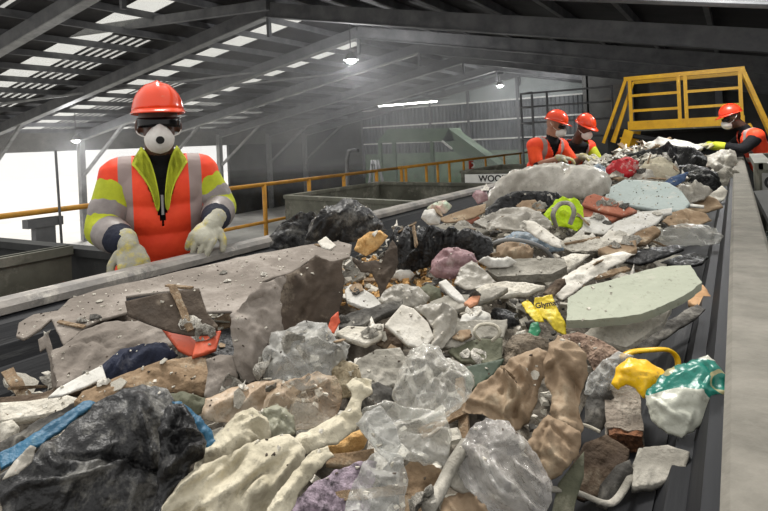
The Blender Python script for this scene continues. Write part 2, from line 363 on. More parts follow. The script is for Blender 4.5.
def bin_quad(name, label, P, z0, z1, m, mi, th=.05, cat='bin'):
    """open-topped bin: four side panels, each its own part, and a floor"""
    c = sum((Vector((p[0], p[1], 0)) for p in P), Vector()) / 4; c.z = z0
    e = tag(empty(name, c), label, cat)
    Q = [Vector((p[0], p[1], 0)) - Vector((c.x, c.y, 0)) for p in P]
    for i in range(4):
        a, b = Q[i], Q[(i + 1) % 4]
        bm = bmesh.new(); h = z1 - z0
        add_beam(bm, a + Vector((0, 0, h / 2)), b + Vector((0, 0, h / 2)), th, h); add_beam(bm, a + Vector((0, 0, h - .02)), b + Vector((0, 0, h - .02)), th + .05, .045)
        link('side_panel', bmmesh(bm), m, e)
    bm = bmesh.new(); bm.faces.new([bm.verts.new(q + Vector((0, 0, .02))) for q in Q]); bm.faces.new([bm.verts.new(q + Vector((0, 0, .05))) for q in Q][::-1]); link('bin_floor', bmmesh(bm), mi, e)
    return e, c
b1, c1 = bin_quad('sorting_bin', 'dark steel sorting bin beside the near worker at far left', [(-5.2, -.6), (-2.33, -.6), (-2.33, 2.02), (-5.2, 2.02)], .1, 1.1, bin_dark, bin_dark)
bm = bmesh.new(); add_beam(bm, (-3.42 - c1.x, -.55 - c1.y, .55), (-3.42 - c1.x, 1.95 - c1.y, .55), .04, .95); add_beam(bm, (-3.42 - c1.x, -.55 - c1.y, 1.0), (-3.42 - c1.x, 1.95 - c1.y, 1.0), .09, .05)
link('divider', bmmesh(bm), sheet_grey, b1)
b2, c2 = bin_quad('sorting_bin', 'open grey-green steel bin behind the black bag, mid picture', [(-5.25, 6.0), (-2.2, 5.35), (-2.2, 7.7), (-5.15, 8.25)], .1, 1.0, sheet_grey, bin_dark)
b3, c3 = bin_quad('sorting_bin', 'steel bin carrying the white wood sign behind the clear plastic heap', [(-3.96, 9.0), (-2.1, 9.1), (-2.1, 10.9), (-3.96, 10.9)], .1, 1.12, sheet_grey, bin_dark)
def signboard(name, label, o, xdir, wd, ht, txt, size, mp, mtxt, tdx=0, parent=None, cat='sign'):
    e = tag(empty(name, o), label, cat)
    m4 = frame_mat(Vector((0, 0, 0)), xdir, Vector((0, 0, 1)))
    bm = bmesh.new(); add_box(bm, (-wd / 2, -ht / 2, -.008), (wd / 2, ht / 2, .008)); me = bmmesh(bm); me.transform(m4); pn_ = link('panel', me, mp, e)
    tm = text_mesh(txt, size); tm.transform(m4 @ Matrix.Translation((tdx, 0, .011))); link('lettering', tm, mtxt, pn_)
signboard('wood_sign', 'white sign reading WOOD in black on the far steel bin', Vector((-3.46, 8.965, .985)), Vector((1, .055, 0)), .86, .155, 'WOOD', .145, white_paint, black_paint, .06)
b4, c4 = bin_quad('sorting_bin', 'green-grey steel bin right of the belt in front of the leaning worker', [(.15, 4.6), (1.7, 4.6), (1.7, 6.2), (.15, 6.2)], .1, 1.4, sheet_grey, bin_dark)
signboard('letter_sign', 'pale grey sign with a black letter on the right-hand bin, at the picture edge', Vector((.40, 4.56, 1.27)), Vector((1, 0, 0)), .52, .13, 'C', .12, mat('grey_sign', (150, 150, 146), bump=0), black_paint, -.21)
b5, c5 = bin_quad('sorting_bin', 'low dark green bin beside the pale side beam at right edge', [(.14, 1.9), (1.5, 1.9), (1.5, 4.3), (.14, 4.3)], .1, .98, mat('dark_green_bin', (70, 78, 70), (48, 54, 48), scale=4), bin_dark)
fn = tag(link('funnel_plate', bmmesh((lambda bm: (add_beam(bm, (.14, 4.35, 1.24), (.3, 4.2, .85), .18, .02), bm)[1])(bmesh.new())), steel_lt), 'pale slanted steel plate below the lettered sign', 'plate')

br = tag(empty('crossover_bridge', (-.7, 9.8, .1)), 'bright yellow crossover bridge with railings spanning the belt', 'bridge')
def bt(name, a, b, wd=.07, ht=.07, m=yellow):
    bm = bmesh.new(); o = Vector((-.7, 9.8, .1)); add_beam(bm, Vector(a) - o, Vector(b) - o, wd, ht); link(name, bmmesh(bm), m, br)
BY = ond(683, 74, 9.6).y
def bp(px, py): return ony(px, py, BY)
TL, TR = bp(624, 79), bp(744, 69); BL, BR = bp(629, 131), bp(741, 122)
zt = (TL.z + TR.z) / 2; zb = (BL.z + BR.z) / 2
xl, xr = TL.x + .03, TR.x - .02
bt('top_rail', (xl - .03, BY, zt), (xr + .03, BY, zt))
for xx in (xl + .06, (xl + xr) / 2 - .05, (xl + xr) / 2 + .05, xr - .04): bt('post', (xx, BY, zb), (xx, BY, zt), .055, .055)
for x0, x1 in ((xl + .06, (xl + xr) / 2 - .05), ((xl + xr) / 2 + .05, xr - .04)):
    for t in (.42, .72): bt('mid_rail', (x0, BY, zb + (zt - zb) * (1 - t + .08)), (x1, BY, zb + (zt - zb) * (1 - t + .08)), .04, .045)
bt('toe_board', (xl, BY, zb + .06), (xr, BY, zb + .06), .03, .15)
bt('deck', ((xl), BY + .45, zb - .02), (xr, BY + .45, zb - .02), .9, .04, sheet_grey)
for dy in (0, .85):
    bt('stair_rail', (xl, BY + dy, zt), (xl - .42, BY + dy - .0, zt - 1.1), .05, .05); bt('stair_rail', (xr, BY + dy, zt), (xr + .5, BY + dy, zt - 1.5), .06, .06)
bt('stair_rail', (xl + .1, BY + .1, zt - .05), (xl - .26, BY + .1, zt - 1.1), .05, .05)
bt('stringer', (xl + .02, BY, zb - .02), (xl - .25, BY, zb - .8), .05, .16); bt('stringer', (xr, BY, zb - .02), (xr + .4, BY, zb - .9), .05, .16)
bt('stringer', (xl + .02, BY + .85, zb - .02), (xl - .4, BY + .85, .1), .05, .16); bt('stringer', (xr, BY + .85, zb - .02), (xr + .5, BY + .85, .1), .05, .16)
bt('top_rail', (xl, BY + .85, zt), (xr, BY + .85, zt)); bt('toe_board', (xl, BY + .85, zb + .06), (xr, BY + .85, zb + .06), .03, .15)
for k in range(5):
    bt('tread', (xl - .07 - .07 * k, BY + .05, zb - .2 * k - .15), (xl - .07 - .07 * k, BY + .8, zb - .2 * k - .15), .16, .03); bt('tread', (xr + .1 + .09 * k, BY + .05, zb - .2 * k - .15), (xr + .1 + .09 * k, BY + .8, zb - .2 * k - .15), .16, .03)
darkbox = tag(empty('shade_box', (-.85, 12.4, .1)), 'added hood at the far end of the belt behind the bridge', 'machine')  # invented dark box and black panel standing in for shade behind the bridge
box_obj('shell', (-1.3, -.4, 0), (1.25, 1.4, 1.62), bin_dark, darkbox); box_obj('shade_panel', (-1.1, -.45, .9), (1.1, -.41, 1.5), black_paint, darkbox)
tag(tube_obj('black_pipe', [ond(634, 136, 8.2), ond(706, 149, 7.4)], .035, black_paint), 'straight black pipe reaching over the far waste towards the leaning worker', 'pipe')

# grey access frame, green conveyor, ladders
gf = tag(empty('access_frame', (-4.6, 12.6, .1)), 'tall grey tubular access guard behind the two far workers', 'frame')
def gt(a, b, r=.025):
    bm = bmesh.new(); o = Vector((-4.6, 12.6, .1)); add_tube(bm, [a - o, b - o], r, 8); link('rail' if abs(a.z - b.z) < .4 else 'post', bmmesh(bm), steel_lt if False else steel, gf, smooth=True)
gx = [ony(px, 100, 12.6).x for px in (521, 547, 612)]
gx2 = ony(532, 100, 11.6).x
for xx in gx: gt(Vector((xx, 12.6, .1)), Vector((xx, 12.6, 2.62)))
gt(Vector((gx2, 11.6, .1)), Vector((gx2, 11.6, 2.5)))
for z in (2.6, 2.3, 1.95, 1.6): gt(Vector((gx[0], 12.6, z)), Vector((gx[2], 12.6, z)), .02); gt(Vector((gx[0], 12.6, z)), Vector((gx2, 11.6, z - .06)), .02)
gh = tag(empty('green_hopper', (-16, 30, -3)), 'pale green hopper with an inclined conveyor chute before the cladding wall', 'machine')
bm = bmesh.new(); o3 = Vector((-16, 30, -3))
top = [ony(px, py, 30) for px, py in ((376, 143), (388, 129), (449, 128), (455, 141))]
fv = [bm.verts.new(p - o3) for p in top]; gv = [bm.verts.new(p - o3 + Vector((0, 1.6, 0))) for p in top]
bm.faces.new(fv); bm.faces.new(gv[::-1])
for i in range(4): bm.faces.new((fv[i], fv[(i + 1) % 4], gv[(i + 1) % 4], gv[i]))
link('hopper', bmmesh(bm), green, gh)
bm = bmesh.new(); add_beam(bm, ony(445, 135, 30) - o3 + Vector((0, .6, 0)), ony(520, 190, 30) - o3 + Vector((0, .6, 0)), 1.2, .85); link('chute', bmmesh(bm), green, gh)
bm = bmesh.new(); add_beam(bm, ony(442, 141, 29.3) - o3, ony(452, 149, 29.3) - o3, .1, .1); link('arm', bmmesh(bm), white_paint, gh)
for px in (380, 394, 432): 
    bm = bmesh.new(); q = ony(px, 142, 30.5); add_beam(bm, q - o3, Vector((q.x - o3.x, q.y - o3.y, 0)), .2, .2); link('support', bmmesh(bm), green, gh)
sl = tag(empty('step_ladder', onz(377, 186, -3) * 0 + Vector((-12.6, 16.5, -3))), 'silver step ladder standing behind the yellow handrail', 'ladder')
q0 = ony(375, 160, 16.5)
for dx, dy in ((-.35, -.35), (.35, -.35), (-.35, .35), (.35, .35)):
    bm = bmesh.new(); add_tube(bm, [Vector((q0.x + 12.6 + dx * .2, dy * .2, q0.z + 3)), Vector((q0.x + 12.6 + dx * 1.6, dy * 1.6, 0))], .045, 8); link('leg', bmmesh(bm), steel_lt, sl, smooth=True)
for k in range(7):
    f_ = .25 + k / 6 * 1.25; z_ = (q0.z + 3) * (1 - (f_ - .2) / 1.4); bm = bmesh.new(); add_beam(bm, Vector((q0.x + 12.6 - .35 * f_, -.35 * f_, z_)), Vector((q0.x + 12.6 + .35 * f_, -.35 * f_, z_)), .1, .04); link('rung', bmmesh(bm), steel_lt, sl)
q1 = ony(349, 151, 15); lp = tag(empty('lamp_standard', (q1.x, 15, -3)), 'slim pale standard with a bent arm behind the handrail, left of the ladder', 'post')
bm = bmesh.new(); add_tube(bm, [Vector((-.15, 0, 0)), Vector((-.1, 0, q1.z + 2.7)), Vector((0, 0, q1.z + 3)), Vector((.25, 0, q1.z + 3.02))], .06, 8); link('pole', bmmesh(bm), steel_lt, lp, smooth=True)
box_obj('head', (.1, -.06, q1.z + 2.95), (.35, .06, q1.z + 3.05), steel, lp)

# drifting dust haze at the far end of the hall
hz = box_obj('dust_haze', (-30.8, 13.0, .2), (-6.8, 37.7, 6.8), None)
hm = bpy.data.materials.new('haze'); hm.use_nodes = True; nt = hm.node_tree; nt.nodes.remove(nt.nodes['Principled BSDF'])
vs_ = nt.nodes.new('ShaderNodeVolumeScatter'); vs_.inputs['Color'].default_value = (.96, .97, 1, 1); vs_.inputs['Anisotropy'].default_value = .2
tc = nt.nodes.new('ShaderNodeTexCoord'); nz = nt.nodes.new('ShaderNodeTexNoise'); nz.inputs['Scale'].default_value = .22; nz.inputs['Detail'].default_value = 3; nt.links.new(tc.outputs['Object'], nz.inputs['Vector'])
ml = nt.nodes.new('ShaderNodeMapRange'); ml.inputs[1].default_value = .42; ml.inputs[2].default_value = .75; ml.inputs[3].default_value = .002; ml.inputs[4].default_value = .042
nt.links.new(nz.outputs['Fac'], ml.inputs[0]); nt.links.new(ml.outputs[0], vs_.inputs['Density']); nt.links.new(vs_.outputs[0], nt.nodes['Material Output'].inputs['Volume'])
hz.data.materials.clear(); hz.data.materials.append(hm); tag(hz, 'pale drifting dust haze under the roof at the far end of the hall', 'haze', kind='stuff')
S.cycles.volume_step_rate = 4; S.cycles.volume_max_steps = 64; S.cycles.volume_bounces = 1

# ------------------------------------------------------------------ people
def blob(parts, voxel, smooth=3):
    bm = bmesh.new()
    for p in parts:
        if p[0] == 'e':
            c, r = Vector(p[1]), p[2]; R = p[3] if len(p) > 3 else Matrix.Identity(3)
            mtx = Matrix.Translation(c) @ R.to_4x4() @ Matrix.Diagonal((r[0], r[1], r[2], 1))
            bmesh.ops.create_icosphere(bm, subdivisions=3, radius=1, matrix=mtx)
        else:
            a, ra, b, rb = Vector(p[1]), p[2], Vector(p[3]), p[4]
            d = b - a; L = d.length; q = Vector((0, 0, 1)).rotation_difference(d.normalized()).to_matrix().to_4x4()
            bmesh.ops.create_cone(bm, cap_ends=True, segments=18, radius1=ra, radius2=rb, depth=L, matrix=Matrix.Translation((a + b) / 2) @ q)
            for c, r in ((a, ra), (b, rb)): bmesh.ops.create_icosphere(bm, subdivisions=2, radius=r * .995, matrix=Matrix.Translation(c))
    me = bpy.data.meshes.new('b'); bm.to_mesh(me); bm.free()
    o = bpy.data.objects.new('b', me); COL.objects.link(o)
    rm = o.modifiers.new('r', 'REMESH'); rm.mode = 'VOXEL'; rm.voxel_size = voxel; rm.use_smooth_shade = True
    if smooth: sm = o.modifiers.new('s', 'SMOOTH'); sm.iterations = smooth; sm.factor = .5
    dg = bpy.context.evaluated_depsgraph_get(); r = bpy.data.meshes.new_from_object(o.evaluated_get(dg)); bpy.data.objects.remove(o)
    for p in r.polygons: p.use_smooth = True
    return r

skin = mat('dark_skin', (92, 62, 48), (70, 46, 36), scale=12, rough=.5, bump=.05)
skin_l = mat('fair_skin', (176, 128, 104), (150, 104, 84), scale=12, rough=.5, bump=.05)
blackcloth = mat('black_cloth', (26, 26, 30), (16, 16, 19), scale=10, rough=.9, bump=.2)
hivis_y = mat('yellow_green_cloth', (200, 208, 50), (164, 172, 40), scale=9, rough=.8, bump=.25, bscale=22)
navy = mat('navy_cuff', (30, 34, 52), (20, 22, 36), scale=9, rough=.9)
band_g = mat('grey_reflective', (150, 142, 138), (126, 118, 116), scale=12, rough=.45, bump=.1)
helm = mat('orange_helmet', (240, 74, 30), (228, 62, 24), scale=3, rough=.25, bump=0, coat=.5, dust=(214, 120, 84), dscale=12, damount=.12)
mask_m = mat('white_mask', (232, 228, 222), (212, 208, 202), scale=14, rough=.8, bump=.1)
glass_m = mat('dark_glasses', (10, 10, 12), rough=.25, bump=0, spec=.35)
glove_m = mat('work_glove', (186, 184, 168), (150, 146, 130), scale=9, rough=.9, bump=.3, dust=(208, 188, 48), dscale=14, damount=.45)
boot_m = mat('boot_leather', (60, 48, 38), rough=.8)
def vest_mat(name, vert, horiz):
    m = mat(name, (255, 84, 44), (240, 66, 34), scale=7, rough=.65, bump=.35, bscale=9)
    nt = m.node_tree; N = nt.nodes; L = nt.links; b = N['Principled BSDF']; src = b.inputs['Base Color'].links[0].from_socket
    tc = N.new('ShaderNodeTexCoord'); sx = N.new('ShaderNodeSeparateXYZ'); L.new(tc.outputs['Object'], sx.inputs[0])
    def win(sock, c, h):
        a = N.new('ShaderNodeMath'); a.operation = 'SUBTRACT'; L.new(sock, a.inputs[0]); a.inputs[1].default_value = c
        ab = N.new('ShaderNodeMath'); ab.operation = 'ABSOLUTE'; L.new(a.outputs[0], ab.inputs[0])
        lt = N.new('ShaderNodeMath'); lt.operation = 'LESS_THAN'; L.new(ab.outputs[0], lt.inputs[0]); lt.inputs[1].default_value = h; return lt.outputs[0]
    ax = N.new('ShaderNodeMath'); ax.operation = 'ABSOLUTE'; L.new(sx.outputs[0], ax.inputs[0])
    s = win(ax.outputs[0], vert, .026)
    if horiz:
        h = win(sx.outputs[2], horiz, .028); mxx = N.new('ShaderNodeMath'); mxx.operation = 'MAXIMUM'; L.new(s, mxx.inputs[0]); L.new(h, mxx.inputs[1]); s = mxx.outputs[0]
    mx = N.new('ShaderNodeMixRGB'); L.new(s, mx.inputs[0]); L.new(src, mx.inputs[1]); mx.inputs[2].default_value = (*lin((158, 140, 136)), 1); L.new(mx.outputs[0], b.inputs['Base Color'])
    return m
vest_near = vest_mat('orange_vest_near', .135, None); vest_far = vest_mat('orange_vest_far', .12, 1.12)

def hand_parts(W, d, n, side, curl=.45, s=1.0):
    """wrist W, finger direction d, back-of-hand normal n; side=+1 thumb on +cross side"""
    d = Vector(d).normalized(); n = Vector(n); n = (n - d * n.dot(d)).normalized(); t = d.cross(n) * side
    W = Vector(W); P = []
    pc = W + d * .055 * s
    R = Matrix((t, d, n)).transposed()
    P.append(('e', pc, (.047 * s, .056 * s, .021 * s), R)); P.append(('c', W - d * .03, .036 * s, W + d * .02 * s, .034 * s))
    for k, (off, ln) in enumerate(((.039, .072), (.0135, .082), (-.013, .076), (-.038, .060))):
        b = W + d * .088 * s + t * off * s; dd = d.copy(); r = .0105 * s
        b0 = W + d * .04 * s + t * off * .8 * s; P.append(('c', b0, r * 1.25, b, r * 1.15))
        for j, fr in enumerate((.45, .32, .25)):
            ang = curl * (1 + .25 * j) + .06 * k
            dd = (dd * math.cos(ang) - n_perp(dd, n, d) * math.sin(ang)).normalized()
            e = b + dd * ln * fr * s; P.append(('c', b, r * (1.05 - .05 * j), e, r * (.98 - .08 * j))); b = e
    tb = W + d * .03 * s + t * .036 * s; td = (t * .75 + d * .65 - n * .35).normalized(); e = tb + td * .04 * s
    P.append(('c', tb, .016 * s, e, .0135 * s)); td2 = (td * .6 + d * .6 - n * .4).normalized(); P.append(('c', e, .0135 * s, e + td2 * .03 * s, .011 * s))
    return P
def n_perp(dd, n, d):
    ax = d.cross(n).normalized()      # curl axis
    return dd.cross(ax).normalized() * (1 if dd.cross(ax).dot(n) > 0 or True else 1) * (1 if d.cross(ax).dot(n) > 0 else -1)

def dome(fn, nu, nv):
    bm = bmesh.new(); rows = [[bm.verts.new(fn(i / nu, j / nv)) for i in range(nu)] for j in range(nv + 1)]
    for a, b in zip(rows, rows[1:]):
        for i in range(nu): bm.faces.new((a[i], a[(i + 1) % nu], b[(i + 1) % nu], b[i]))
    bmesh.ops.remove_doubles(bm, verts=bm.verts[:], dist=1e-5)
    return bm

def worker(label, loc, rz, P, vox=.008, skin_m=skin, vest=vest_near, sleeve='long', glasses=True, collar=True, neck_black=True):
    e = tag(empty('person', loc, rz), label, 'person', None)
    hc = Vector(P['head']); HR = Matrix.Rotation(P.get('hyaw', 0), 3, 'Z') @ Matrix.Rotation(P.get('hpitch', 0), 3, 'X') ; HM = Matrix.Translation(hc) @ HR.to_4x4()
    def h(x, y, z): return HM @ Vector((x, y, z))
    nk, ch, pv = Vector(P['neck']), Vector(P['chest']), Vector(P['pelvis'])
    body = [('e', h(0, .01, .03), (.076, .095, .1), HR), ('e', h(0, -.025, -.04), (.06, .072, .085), HR), ('e', h(0, -.055, -.105), (.032, .03, .022), HR),
            ('e', h(0, -.1, -.02), (.014, .022, .026), HR), ('e', h(0, -.092, -.067), (.026, .012, .008), HR), ('e', h(0, -.092, -.079), (.022, .012, .008), HR),
            ('e', h(-.08, .01, -.01), (.012, .02, .032), HR), ('e', h(.08, .01, -.01), (.012, .02, .032), HR),
            ('e', h(-.03, -.088, .008), (.014, .008, .009), HR), ('e', h(.03, -.088, .008), (.014, .008, .009), HR),
            ('c', nk + (nk - ch) * .1, .062, h(0, .02, -.06), .056), ('e', nk * .75 + ch * .25, (.16, .085, .06))]
    spine_r = [(.165, .105, .12), (.16, .105, .12), (.15, .1, .12), (.16, .11, .12)]
    for i, r in enumerate(spine_r): body.append(('e', nk.lerp(pv, .25 + .25 * i), r))
    for s in ('L', 'R'):
        sh, el, wr = Vector(P['sh' + s]), Vector(P['el' + s]), Vector(P['wr' + s])
        body += [('c', nk * .6 + ch * .4, .075, sh, .062), ('c', sh, .058, el, .044), ('c', el, .044, wr, .031)]
        sx = -.1 if s == 'L' else .1
        hip = pv + Vector((sx, 0, -.05)); body += [('c', hip, .1, (hip.x, hip.y + .01, .5), .06), ('c', (hip.x, hip.y + .01, .5), .06, (hip.x, hip.y + .03, .1), .04)]
    me = blob(body, vox, 3); me.materials.append(blackcloth); me.materials.append(skin_m)
    zn = nk.z + .02
    for p in me.polygons:
        c = Vector(p.center); hl = HM.inverted() @ c
        if hl.z > -.125 and hl.length < .2: p.material_index = 1
        if sleeve == 'short':
            for s in ('L', 'R'):
                el, wr = Vector(P['el' + s]), Vector(P['wr' + s])
                if (c - wr).length < (el - wr).length * P.get('bare', .9) and (c - ch).length > .22: p.material_index = 1
    link('body', me, None, e)
    # sleeves
    for s in ('L', 'R'):
        sh, el, wr = Vector(P['sh' + s]), Vector(P['el' + s]), Vector(P['wr' + s])
        if sleeve == 'long':
            link('sleeve', blob([('c', sh, .085, el.lerp(sh, .35), .076), ('c', el.lerp(sh, .35), .076, el, .07), ('c', el, .07, wr.lerp(el, .45), .062)], vox, 2), hivis_y, e)
            a = wr.lerp(el, .72); b = wr.lerp(el, .42); link('reflective_band', blob([('c', a, .071, b, .0655)], vox, 1), band_g, e)
            a2 = el.lerp(sh, .42); b2 = el.lerp(sh, .22); link('reflective_band', blob([('c', a2, .081, b2, .077)], vox, 1), band_g, e)
            link('cuff', blob([('c', wr.lerp(el, .36), .062, wr.lerp(el, .12), .052)], vox, 1), navy, e)
        elif sleeve == 'short':
            link('sleeve', blob([('c', sh, .082, el.lerp(sh, .25), .066)], vox, 2), P['sleeve_m'], e)
        elif sleeve == 'black':
            link('sleeve', blob([('c', sh, .08, el, .062), ('c', el, .062, wr.lerp(el, .2), .045)], vox, 2), blackcloth, e)
            link('cuff', blob([('c', wr.lerp(el, .35), .052, wr, .05)], vox, 1), hivis_y, e)
        d, n, sd = P['hand' + s]
        link('glove', blob(hand_parts(wr, d, n, sd, P.get('curl', .45), 1.12), max(.0034, vox * .45), 1), glove_m, e)
    # vest
    vp = [('e', nk * .8 + ch * .2 + Vector((0, .0, -.0)), (.15, .105, .055))]
    rs = [(.185, .13, .13), (.19, .135, .13), (.185, .135, .13), (.19, .14, .12)]
    for i, r in enumerate(rs): vp.append(('e', nk.lerp(pv, .2 + .22 * i), r))
    for s in ('L', 'R'):
        sh = Vector(P['sh' + s]); vp.append(('c', nk * .6 + ch * .4, .1, sh.lerp(ch, .03) + Vector((0, 0, .012)), .088)); vp.append(('c', sh.lerp(ch, .1), .085, nk.lerp(pv, .5) + Vector(((-.08 if s == 'L' else .08), 0, 0)), .1))
    me = blob(vp, vox, 4)
    bm = bmesh.new(); bm.from_mesh(me); kill = []
    fy = ch.y
    for f in bm.faces:
        c = f.calc_center_median(); zz = c.z - P['vz']
        if zz > 0 and abs(c.x - ch.x) < zz * P.get('vk', .42) and c.y < nk.y + .03: kill.append(f)
        elif (c - nk).length < .085 or (c - (nk + Vector((0, 0, .05)))).length < .1: kill.append(f)
        elif c.z < pv.z - .08: kill.append(f)
    bmesh.ops.delete(bm, geom=kill, context='FACES'); bm.to_mesh(me); bm.free()
    vo = link('vest', me, vest, e); sd_ = vo.modifiers.new('t', 'SOLIDIFY'); sd_.thickness = .006; sd_.offset = 1
    if collar:
        for sx in (-1, 1):
            bm = bmesh.new(); a = []
            prof = [(.075, .05, .045), (.085, -.02, .055), (.07, -.075, .045), (.04, -.105, .0), (.018, -.125, -.09), (.004, -.145, -.2)]
            for x, y, z in prof:
                a.append((bm.verts.new((sx * x * .85, nk.y + y, nk.z + z + .03)), bm.verts.new((sx * (x + .035 if z > -.05 else x + .02), nk.y + y - .008, nk.z + z - .045 if z > -.05 else nk.z + z - .01))))
            for p, q in zip(a, a[1:]): bm.faces.new((p[0], q[0], q[1], p[1]))
            bmesh.ops.solidify(bm, geom=bm.faces[:], thickness=.008)
            c_ = link('collar', bmmesh(bm), hivis_y, e, smooth=True)
            sb = c_.modifiers.new('s', 'SUBSURF'); sb.levels = sb.render_levels = 2
        bm = bmesh.new(); add_tube(bm, [(0, nk.y - .135, nk.z - .12), (0, nk.y - .142, nk.z - .2)], .005, 6); link('zip', bmmesh(bm), steel_lt, e)
    # helmet
    def hf(u, v):
        a = u * 2 * math.pi; ph = v * math.pi / 2
        r = math.cos(ph); x = .1 * r * math.sin(a); y = .128 * r * math.cos(a); z = .118 * math.sin(ph)
        ridge = .008 * max(0, 1 - abs(x) / .018) * (1 if v > .25 else v * 4)
        side = .003 * max(0, 1 - abs(abs(x) - .045) / .01) * (1 if v > .3 else 0)
        return Vector((x, -y, z + ridge + side))
    bm = dome(hf, 40, 14)
    me = bmmesh(bm); me.transform(HM @ Matrix.Translation((0, .005, .055)) @ Matrix.Rotation(math.radians(-4), 4, 'X'))
    ho = link('helmet', me, P.get('helm', helm), e, smooth=True); ms = ho.modifiers.new('t', 'SOLIDIFY'); ms.thickness = .004
    def bf(u, v):
        a = u * 2 * math.pi; fwd = max(0, math.cos(a)); ex = .012 + .045 * fwd ** 2
        rx = .099 + (ex * .55 + .002) * v; ry = .127 + ex * v
        return Vector((rx * math.sin(a), -ry * math.cos(a), .004 - .012 * v - .012 * v * fwd))
    me = bmmesh(dome(bf, 40, 3)); me.transform(HM @ Matrix.Translation((0, .005, .055)) @ Matrix.Rotation(math.radians(-4), 4, 'X'))
    ho = link('brim', me, P.get('helm', helm), ho, smooth=True); ms = ho.modifiers.new('t', 'SOLIDIFY'); ms.thickness = .004
    # inner band in shade of the brim, mask, glasses
    def mf(u, v):
        a = u * 2 * math.pi; ph = v * math.pi / 2; r = math.cos(ph) ** .8
        x = .058 * r * math.sin(a); z = .064 * r * math.cos(a); y = -.065 - .075 * math.sin(ph) + .5 * abs(x) * .9 * (1 - v)
        if z > 0: x *= 1 - .45 * z / .064
        return Vector((x, y, z - .055 + .01 * v))
    me = bmmesh(dome(mf, 28, 8)); me.transform(HM); ho = link('dust_mask', me, mask_m, e, smooth=True); ms = ho.modifiers.new('t', 'SOLIDIFY'); ms.thickness = .004
    bm = bmesh.new(); bmesh.ops.create_cone(bm, cap_ends=True, segments=18, radius1=.017, radius2=.014, depth=.012, matrix=HM @ Matrix.Translation((0, -.137, -.062)) @ Matrix.Rotation(math.radians(100), 4, 'X'))
    if P.get('valve', True): link('mask_valve', bmmesh(bm), black_paint, ho)
    for sx in (-1, 1):
        st = tube_obj('mask_strap', curve_pts([h(sx * .05, -.07, -.05), h(sx * .083, -.01, -.03), h(sx * .085, .05, .02)], 4), .0028, mask_m, e, 6)
    if glasses:
        def gf_(u, v):
            a = (u - .5) * 2.5; return Vector((math.sin(a) * .082, -.108 * math.cos(a) ** .7 if math.cos(a) > 0 else 0, .026 - .042 * v + .008 * (1 - abs(u - .5) * 2) * v))
        bm = bmesh.new(); nu = 16; rows = [[bm.verts.new(gf_(i / nu, j / 3)) for i in range(nu + 1)] for j in range(4)]
        for a, b in zip(rows, rows[1:]):
            for i in range(nu): bm.faces.new((a[i], a[i + 1], b[i + 1], b[i]))
        me = bmmesh(bm); me.transform(HM); ho = link('glasses', me, glass_m, e, smooth=True); ms = ho.modifiers.new('t', 'SOLIDIFY'); ms.thickness = .004; ms.offset = 1
    for s, sx in (('L', -1), ('R', 1)):
        hip = pv + Vector((.1 * sx, 0, -.05)); link('boot', blob([('e', (hip.x, hip.y - .04, .05), (.05, .13, .045)), ('c', (hip.x, hip.y + .03, .05), .055, (hip.x, hip.y + .03, .17), .055)], .012, 2), boot_m, e)
    return e

D0 = .1
worker('man in orange vest with yellow-green sleeves, dark glasses and valved white mask, nearest worker', (-2.11, 1.61, D0 + .012), math.radians(54), dict(
    head=(0, -.13, 1.655), hpitch=math.radians(2), hyaw=math.radians(0), neck=(0, -.03, 1.49), chest=(0, -.0, 1.34), pelvis=(0, .03, .98),
    shL=(-.158, -.01, 1.43), shR=(.158, -.01, 1.43), elL=(-.225, -.09, 1.245), elR=(.24, -.04, 1.29), wrL=(-.13, -.30, 1.205), wrR=(.185, -.25, 1.25),
    handL=((.18, -.65, -.55), (-.1, -.6, .75), 1), handR=((-.5, -.62, -.5), (.1, -.5, .8), -1), curl=.42, vz=1.24, vk=.3), vox=.0075)
o_short = mat('orange_shirt', (250, 88, 40), (232, 70, 30), scale=7, rough=.8)
helm2 = mat('red_helmet', (222, 62, 34), (200, 50, 26), scale=3, rough=.3, bump=0)
# far workers, both leaning over the belt from the left side
worker('man in short-sleeved orange shirt and helmet, left one of the two far workers', (-1.95, 6.62, D0 + .03), math.radians(58), dict(
    head=(.03, -.26, 1.63), hpitch=math.radians(22), hyaw=math.radians(38), neck=(.02, -.20, 1.47), chest=(0, -.13, 1.33), pelvis=(0, .06, .98),
    shL=(-.19, -.15, 1.40), shR=(.19, -.17, 1.38), elL=(-.25, -.26, 1.2), elR=(.25, -.30, 1.2), wrL=(-.10, -.46, 1.27), wrR=(.19, -.5, 1.27),
    handL=((.5, -.8, -.1), (0, 0, 1), 1), handR=((-.1, -.9, -.1), (0, 0, 1), -1), curl=.35, vz=1.26, sleeve_m=o_short, bare=.95, valve=False), vox=.011, skin_m=skin_l, vest=vest_far, sleeve='short', glasses=True, collar=False)
worker('man in open orange vest over black top, right one of the two far workers', (-1.84, 7.4, D0), math.radians(38), dict(
    head=(.04, -.47, 1.62), hpitch=math.radians(30), hyaw=math.radians(25), neck=(0, -.32, 1.45), chest=(0, -.2, 1.31), pelvis=(0, .06, .98),
    shL=(-.19, -.26, 1.38), shR=(.19, -.26, 1.38), elL=(-.28, -.3, 1.2), elR=(.26, -.36, 1.2), wrL=(-.08, -.50, 1.28), wrR=(.10, -.54, 1.27),
    handL=((.6, -.7, .1), (0, -.2, 1), 1), handR=((-.5, -.8, -.1), (0, 0, 1), -1), curl=.4, vz=.95, vk=.3, sleeve_m=hivis_y, bare=.95, valve=False), vox=.011, skin_m=skin, vest=vest_far, sleeve='short', glasses=False, collar=False)
